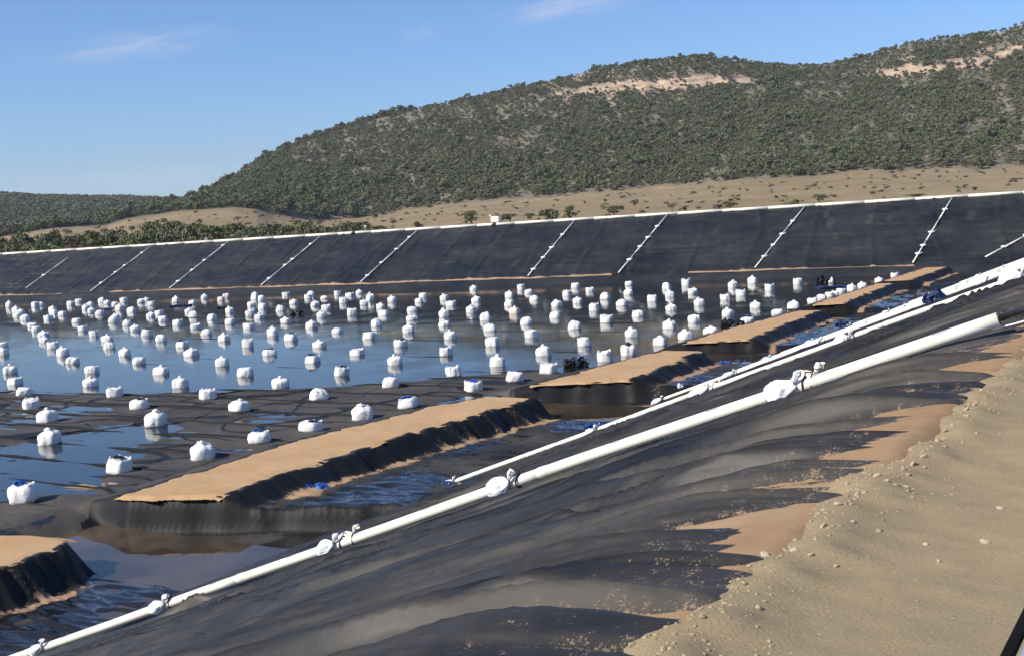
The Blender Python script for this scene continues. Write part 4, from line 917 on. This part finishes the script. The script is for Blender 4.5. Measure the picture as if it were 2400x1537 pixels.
# ---- the door of the vehicle the picture was taken from
def door():
    z = -.42; A = at(2341, 1537, z); dirv = Vector((U[0], U[1], 0)); sdv = Vector((-Wv[0], -Wv[1], 0)); A = Vector(A)
    e = empty('vehicle_door', A); tag(e, 'vehicle door top with black window seal and grey trim, bottom right corner', 'vehicle door')
    def bar(name, o0, w_, zt, h_, mat, l0=-.5, l1=.62):
        b = MB(); P = []
        for l in (l0, l1):
            for q in ((o0, zt-h_), (o0+w_, zt-h_), (o0+w_, zt), (o0, zt)): P.append(dirv*l+sdv*q[0]+Vector((0, 0, q[1])))
        b.add(P, [(0, 1, 2, 3), (7, 6, 5, 4), (0, 4, 5, 1), (1, 5, 6, 2), (2, 6, 7, 3), (3, 7, 4, 0)]); o = b.obj(name, mat, e)
        md = o.modifiers.new('bevel', 'BEVEL'); md.width = min(w_, h_)*.2; md.segments = 3; return o
    bar('window_seal', 0, .0105, 0, .008, M_RUBBER); bar('sill_trim', .012, .11, -.001, .04, M_GREYP); bar('outer_panel', .006, .03, -.0435, .72, M_BLACK); bar('inner_panel', .036, .05, -.046, .70, M_GREYP)
    b = MB(); P0_ = dirv*.05+sdv*.0+Vector((0, 0, -.16)); b.tube([P0_, P0_+dirv*.02-sdv*.03, P0_+dirv*.16-sdv*.03, P0_+dirv*.18], .010, 8); b.obj('handle', M_BLACK, e, True)
door()

# ---- bushes and trees
def leafy(n, lobes, leaf, seed, h=1.0, w=1.0, base=.25):
    """crown of leaf clumps, unit: about 1 high and 1 wide"""
    r_ = np.random.RandomState(seed); V, Fc = [], []
    L = [(r_.uniform(-.28, .28)*w, r_.uniform(-.28, .28)*w, base+(1-base)*r_.uniform(.25, .75), r_.uniform(.18, .32)) for _ in range(lobes)]
    for i in range(n):
        c = L[r_.randint(lobes)]; d = r_.normal(size=3); d /= np.linalg.norm(d); d[2] = abs(d[2])*.9-.25*(r_.rand() < .4)
        p = np.array(c[:3])+d*c[3]*np.array([w, w, .85])*r_.uniform(.65, 1.08)
        if p[2] < .03: p[2] = .03+.1*r_.rand()
        q = leaf*r_.uniform(.6, 1.3); nrm = d+r_.normal(size=3)*.55; nrm /= np.linalg.norm(nrm); a = np.cross(nrm, r_.normal(size=3)); a /= np.linalg.norm(a); b_ = np.cross(nrm, a)
        k = len(V); V += [p-a*q-b_*q*.6, p+a*q-b_*q*.7, p+a*q*.8+b_*q*.6, p-a*q*.7+b_*q*.75]; Fc.append((k, k+1, k+2, k+3))
    return np.array(V), np.array(Fc)
def trunk_mb(seed, base, spread=.22, r0=.035, n=4):
    r_ = random.Random(seed); b = MB(); b.tube([(0, 0, -.12), (.01, 0, base*.6), (r_.uniform(-.04, .04), r_.uniform(-.04, .04), base+.15)], [r0*1.3, r0, r0*.7], 6)
    for k in range(n): b.tube([(0, 0, base*.5), (r_.uniform(-1, 1)*spread*.6, r_.uniform(-1, 1)*spread*.6, base+.2), (r_.uniform(-1, 1)*spread, r_.uniform(-1, 1)*spread, base+.45)], [r0*.7, r0*.5, r0*.25], 5)
    return b
def crown_mesh(name, mat, *a, **k): V, Fc = leafy(*a, **k); return raw_mesh(name, V, Fc, mat, False)
CR = {'bush': [crown_mesh('crown', M_LEAF2, 620, 9, .045, 100+i, w=1.15, base=.0) for i in range(4)], 'gum': [crown_mesh('crown', M_LEAF, 620, 8, .042, 200+i, w=.95, base=.22) for i in range(4)],
      'dry': [crown_mesh('crown', M_LEAF3, 380, 7, .035, 300+i, w=1.1, base=.05) for i in range(3)], 'small': [crown_mesh('crown', m_, 90, 4, .11, 400+i, w=1.3, base=.0) for i, m_ in enumerate((M_LEAF, M_LEAF2, M_LEAF3, M_LEAF2))]}
TRM = {'bush': [trunk_mb(i, .12, .25, .03).mesh('trunk', M_BARK) for i in range(3)], 'gum': [trunk_mb(i+5, .32, .2, .028).mesh('trunk', M_BARK) for i in range(3)], 'dry': [trunk_mb(i+9, .15, .3, .025, 6).mesh('trunk', M_BARK) for i in range(3)]}
rt = random.Random(5)
def plant(px, ybase, hpx, kind, label, group, r=None, wf=1.0):
    if r is None: P, r = terr_hit(px, ybase)
    else:
        d = ray(px, ybase); th_ = math.atan2(d[0], d[1]); P = np.array([r*math.sin(th_), r*math.cos(th_), float(terr(th_, r)[0])])
    dep = P@FW
    top = d[2]/math.hypot(d[0], d[1])*r if False else None
    h = hpx/F_PX*dep
    if kind == 'small':
        o = link('shrub', rt.choice(CR['small']), None, P); o.scale = (h*wf, h*wf, h); o.rotation_euler = (0, 0, rt.uniform(0, 6)); return tag(o, label, 'shrub', group)
    e = empty('tree' if kind == 'gum' else 'bush', P, (0, 0, rt.uniform(0, 6))); e.scale = (h*wf, h*wf, h)
    link('crown', rt.choice(CR[kind]), e); link('trunk', rt.choice(TRM[kind]), e); return tag(e, label, 'tree' if kind == 'gum' else 'bush', group)
# (x, base y, height px, kind, width factor, label)
for px, yb, h, k, wf, lab in [
    (1105, 525, 42, 'gum', 1.0, 'dark green tree standing behind the white tank on the far crest'), (1195, 520, 22, 'bush', 2.2, 'wide green bush right of the white tank'), (1240, 516, 18, 'bush', 1.5, 'olive bush between the white tank and the tall pale limbed bush'),
    (1290, 512, 38, 'bush', 1.4, 'big bush with a pale limb behind the crest, left of sixth pipe'), (1335, 505, 22, 'bush', 1.3, 'small olive bush just above the top of the sixth pipe'), (1440, 505, 24, 'bush', 1.9, 'rounded bright green bush between the sixth and seventh pipes'),
    (1487, 490, 24, 'gum', .9, 'dark upright small tree on the tan plain above the seventh pipe'), (1576, 499, 26, 'dry', 1.0, 'brownish leafy bush just right of the top of the seventh pipe'), (1607, 497, 16, 'bush', 1.0, 'small dark round bush right of the brownish bush'),
    (1638, 495, 12, 'dry', 1.6, 'low brown bush along the crest between seventh and eighth pipes'), (1710, 490, 18, 'bush', 2.0, 'low spreading green bush between seventh and eighth pipes'), (1920, 474, 20, 'bush', 2.0, 'round olive bush on the plain above the eighth pipe'),
    (1880, 477, 9, 'dry', 1.5, 'tiny brown bush left of the round olive bush'), (2072, 468, 9, 'dry', 1.3, 'small brown round bush on the plain, left of ninth pipe'), (2150, 463, 9, 'bush', 5, 'long low strip of olive bush left of the ninth pipe'),
    (810, 530, 42, 'gum', 1.0, 'large dark round tree on the plain right of the fourth pipe'), (977, 512, 30, 'gum', .7, 'dark narrow tree alone on the tan plain above the fifth pipe'), (880, 520, 20, 'gum', .9, 'small dark tree left of the purplish brown bush'),
    (922, 532, 24, 'dry', 1.0, 'purplish brown bare bush above the fifth pipe'), (752, 536, 26, 'dry', 1.0, 'reddish brown leaning bush left of the large dark tree'), (695, 536, 20, 'gum', 1.0, 'round grey green bush above the gap between third and fourth pipes'),
    (727, 538, 22, 'gum', .8, 'small grey green tree left of the reddish brown bush'), (655, 545, 22, 'bush', 2.4, 'wide green thicket left of the round grey green bush'), (836, 544, 24, 'bush', 1.6, 'yellowish green bush behind the thin marker post'),
    (620, 540, 10, 'dry', 1.6, 'low brown bush on the plain behind third pipe'), (385, 527, 14, 'gum', 1.6, 'dark bush at the left end of the tan slope'), (403, 528, 9, 'bush', 1, 'small round bush alone on the tan slope, left one of two'),
    (470, 525, 12, 'bush', 1, 'small round bush alone on the tan slope, right one of two'), (288, 540, 12, 'dry', 1.6, 'brown bush at the foot of the tan slope'), (160, 560, 26, 'dry', 1.0, 'greyish purple bare bush at left above the second pipe'),
    (245, 556, 20, 'gum', 1.0, 'dark green round bush left of the bright green thicket'), (310, 548, 18, 'gum', 1.0, 'dark bush on the tan slope behind the green thicket'), (558, 520, 14, 'dry', 1.2, 'brown bush at the foot of the wooded hill end')]:
    plant(px, yb, h, k, lab, 'bushes and trees behind the far crest', None if yb < 540 and px > 560 and h < 30 or px < 560 else 300, wf)
cnt_ = {}
for k in range(112):
    px = -130+k*9.2+rt.uniform(-6, 6); crest_y = 599-.0592*px
    row = k % 3; _w, (_D, _O) = wall_hit(px, crest_y+3); _x, _y = from_wall(_D, WO+(15, 34, 62)[row]+rt.uniform(-4, 4)); r = math.hypot(_x, _y)
    top = {0: 18, 1: 27, 2: 34}[row]+rt.uniform(-5, 6)+(8 if 380 < px < 460 or 330 < px < 400 else 0)-(9 if px > 560 else 0)-(8 if 240 < px < 330 else 0)-(6 if px > 700 else 0)
    d = ray(px, crest_y-8); th_ = math.atan2(d[0], d[1]); zg = float(terr(th_, r)[0]); d2 = ray(px, crest_y-8-top*1.25); ztop = d2[2]/math.hypot(d2[0], d2[1])*r; h = max(ztop-zg, 1.2)
    kd = rt.choice(['bush', 'bush', 'gum', 'gum', 'gum', 'dry'] if rt.random() < .6 else ['bush', 'gum'])
    e = empty('bush', (r*math.sin(th_), r*math.cos(th_), zg), (0, 0, rt.uniform(0, 6))); wf = rt.uniform(1.0, 1.5)*(3.6/max(h, 2.5)); e.scale = (h*wf, h*wf, h)
    link('crown', rt.choice(CR[kd]), e); link('trunk', rt.choice(TRM[kd]), e)
    cnt_[row] = cnt_.get(row, 0)+1
    _q = min(range(9), key=lambda i: abs([160, 352, 536, 752, 982, 1350, 1566, 1887, 2232][i]-px))
    tag(e, '%s in the %s row of thicket, above the %s far slope pipe' % ({'bush': 'olive green bush', 'gum': 'grey green bush', 'dry': 'dry brown bush'}[kd], ('front', 'middle', 'back')[row], PN[_q]), 'bush', 'thicket of bushes behind the far crest')
for k in range(285):
    px = rt.uniform(560, 2390) if k > 40 else rt.uniform(60, 560); th_ = _pxaz(px); eb = float(E_BASE(th_)); u_ = rt.random()
    r = 300+450*u_; z = float(terr(th_, r)[0]); P = np.array([r*math.sin(th_), r*math.cos(th_), z]); h = rt.uniform(.7, 1.7)*(1+.6*(rt.random() < .15))
    o = link('shrub', rt.choice(CR['small']), None, P-np.array([0, 0, .1])); o.scale = (h*rt.uniform(1, 1.9), h*rt.uniform(1, 1.9), h); o.rotation_euler = (0, 0, rt.uniform(0, 6))
    tag(o, 'small dark shrub dotted on the dry tan plain below the hill', 'shrub', 'small shrubs dotted over the tan plain')
# woods on the hills: too many to count
VAR = bpy.data.collections.new('forest_sources')
for i in range(7):
    mt = [M_LEAF, M_LEAF, M_LEAF2, M_LEAF, M_LEAF3, M_LEAF, M_LEAF2][i]
    V, Fc = leafy(150, 6, .085, 500+i, w=1.1, base=.16)
    me = raw_mesh('gum_tree', V, Fc, mt, False); ob = bpy.data.objects.new('gum_tree_source', me)
    tb = trunk_mb(i+20, .25, .2, .03, 2); k0 = len(V); me2 = bpy.data.meshes.new('gum_tree'); me2.from_pydata([tuple(p) for p in V]+tb.v, [], [tuple(int(j) for j in f) for f in Fc]+[tuple(j+k0 for j in f) for f in tb.f])
    me2.materials.append(mt); me2.materials.append(M_BARK); me2.polygons.foreach_set('material_index', np.array([0]*len(Fc)+[1]*len(tb.f), np.int32)); ob.data = me2; VAR.objects.link(ob)
def forest(name, pts, sc, kind_idx):
    me = bpy.data.meshes.new(name); me.vertices.add(len(pts)); me.vertices.foreach_set('co', np.asarray(pts, np.float32).ravel())
    a = me.attributes.new('size', 'FLOAT', 'POINT'); a.data.foreach_set('value', np.asarray(sc, np.float32))
    o = link(name, me)
    g = bpy.data.node_groups.new(name, 'GeometryNodeTree'); g.interface.new_socket('Geometry', in_out='INPUT', socket_type='NodeSocketGeometry'); g.interface.new_socket('Geometry', in_out='OUTPUT', socket_type='NodeSocketGeometry')
    N = g.nodes; gi = N.new('NodeGroupInput'); go = N.new('NodeGroupOutput'); ip = N.new('GeometryNodeInstanceOnPoints'); ci = N.new('GeometryNodeCollectionInfo'); mp = N.new('GeometryNodeMeshToPoints')
    ci.inputs['Collection'].default_value = VAR; ci.inputs['Separate Children'].default_value = True; ci.inputs['Reset Children'].default_value = True
    rv = N.new('FunctionNodeRandomValue'); rv.data_type = 'FLOAT_VECTOR'; rv.inputs[0].default_value = (0, 0, 0); rv.inputs[1].default_value = (0.12, 0.12, 6.28)
    na = N.new('GeometryNodeInputNamedAttribute'); na.data_type = 'FLOAT'; na.inputs['Name'].default_value = 'size'
    g.links.new(gi.outputs[0], mp.inputs['Mesh']); g.links.new(mp.outputs[0], ip.inputs['Points']); g.links.new(ci.outputs[0], ip.inputs['Instance']); ip.inputs['Pick Instance'].default_value = True
    g.links.new(rv.outputs[0], ip.inputs['Rotation']); g.links.new(na.outputs[0], ip.inputs['Scale']); g.links.new(ip.outputs[0], go.inputs[0])
    md = o.modifiers.new('scatter', 'NODES'); md.node_group = g; tag(o, kind='stuff'); return o
rf = np.random.RandomState(4)
N1 = 110000; tha = rf.uniform(math.radians(-34), math.radians(33), N1); ra = np.sqrt(rf.uniform((RB-60)**2, (RR+40)**2, N1))
z, tt, rock = terr(tha, ra)
dens = .78*sstep(.0, .03, tt-.012+.022*fbm(tha*60, ra*.02, 88, 3))*(1-.50*np.clip(rock*1.3, 0, 1))
dens *= (1-.62*sstep(.52, .75, noise(tha*70, ra*.014, 301)))*(1-.35*sstep(.45, .9, tt)*(noise(tha*160, ra*.03, 302) > .5))
dens *= 1-.75*sstep(_pxaz(1900), _pxaz(2300), tha)*sstep(.62, .75, noise(tha*45, ra*.012, 303))
ok = rf.rand(N1) < dens; pts = np.stack([ra*np.sin(tha), ra*np.cos(tha), z-.2], -1)[ok]; sc = rf.uniform(2.2, 4.4, ok.sum())*(.8+.75*noise(tha*70, ra*.02, 304)[ok])*(1+.5*(rf.rand(ok.sum()) < .12))*(1-.25*tt[ok])*(1+.35*(rf.rand(ok.sum()) < .06))
forest('hillside_woodland', pts, sc, 0)
N2 = 26000; tha = rf.uniform(math.radians(-36), math.radians(-4), N2); ra = np.sqrt(rf.uniform(800**2, (RK+30)**2, N2)); z, tt, rock = terr(tha, ra)
ok = (ra > 1310) | ((tha < _pxaz(140)) & (rf.rand(N2) < .6)); pts = np.stack([ra*np.sin(tha), ra*np.cos(tha), z-.3], -1)[ok]; sc = rf.uniform(7, 12, ok.sum())*np.where(ra[ok] < 1300, .6, 1)
forest('distant_woodland', pts, sc, 0)

# the air: a thin even haze round everything
b = MB(); b.box((0, 1400, 150), (7600, 6400, 326)); hm = bpy.data.materials.new('haze'); hm.use_nodes = True; hn = hm.node_tree; hn.nodes.clear()
ho = hn.nodes.new('ShaderNodeOutputMaterial'); hv = hn.nodes.new('ShaderNodeVolumePrincipled'); hv.inputs['Density'].default_value = .00007; hv.inputs['Color'].default_value = (.86, .91, 1, 1); hv.inputs['Anisotropy'].default_value = .2
hn.links.new(hv.outputs[0], ho.inputs['Volume']); tag(b.obj('haze', hm), kind='stuff')
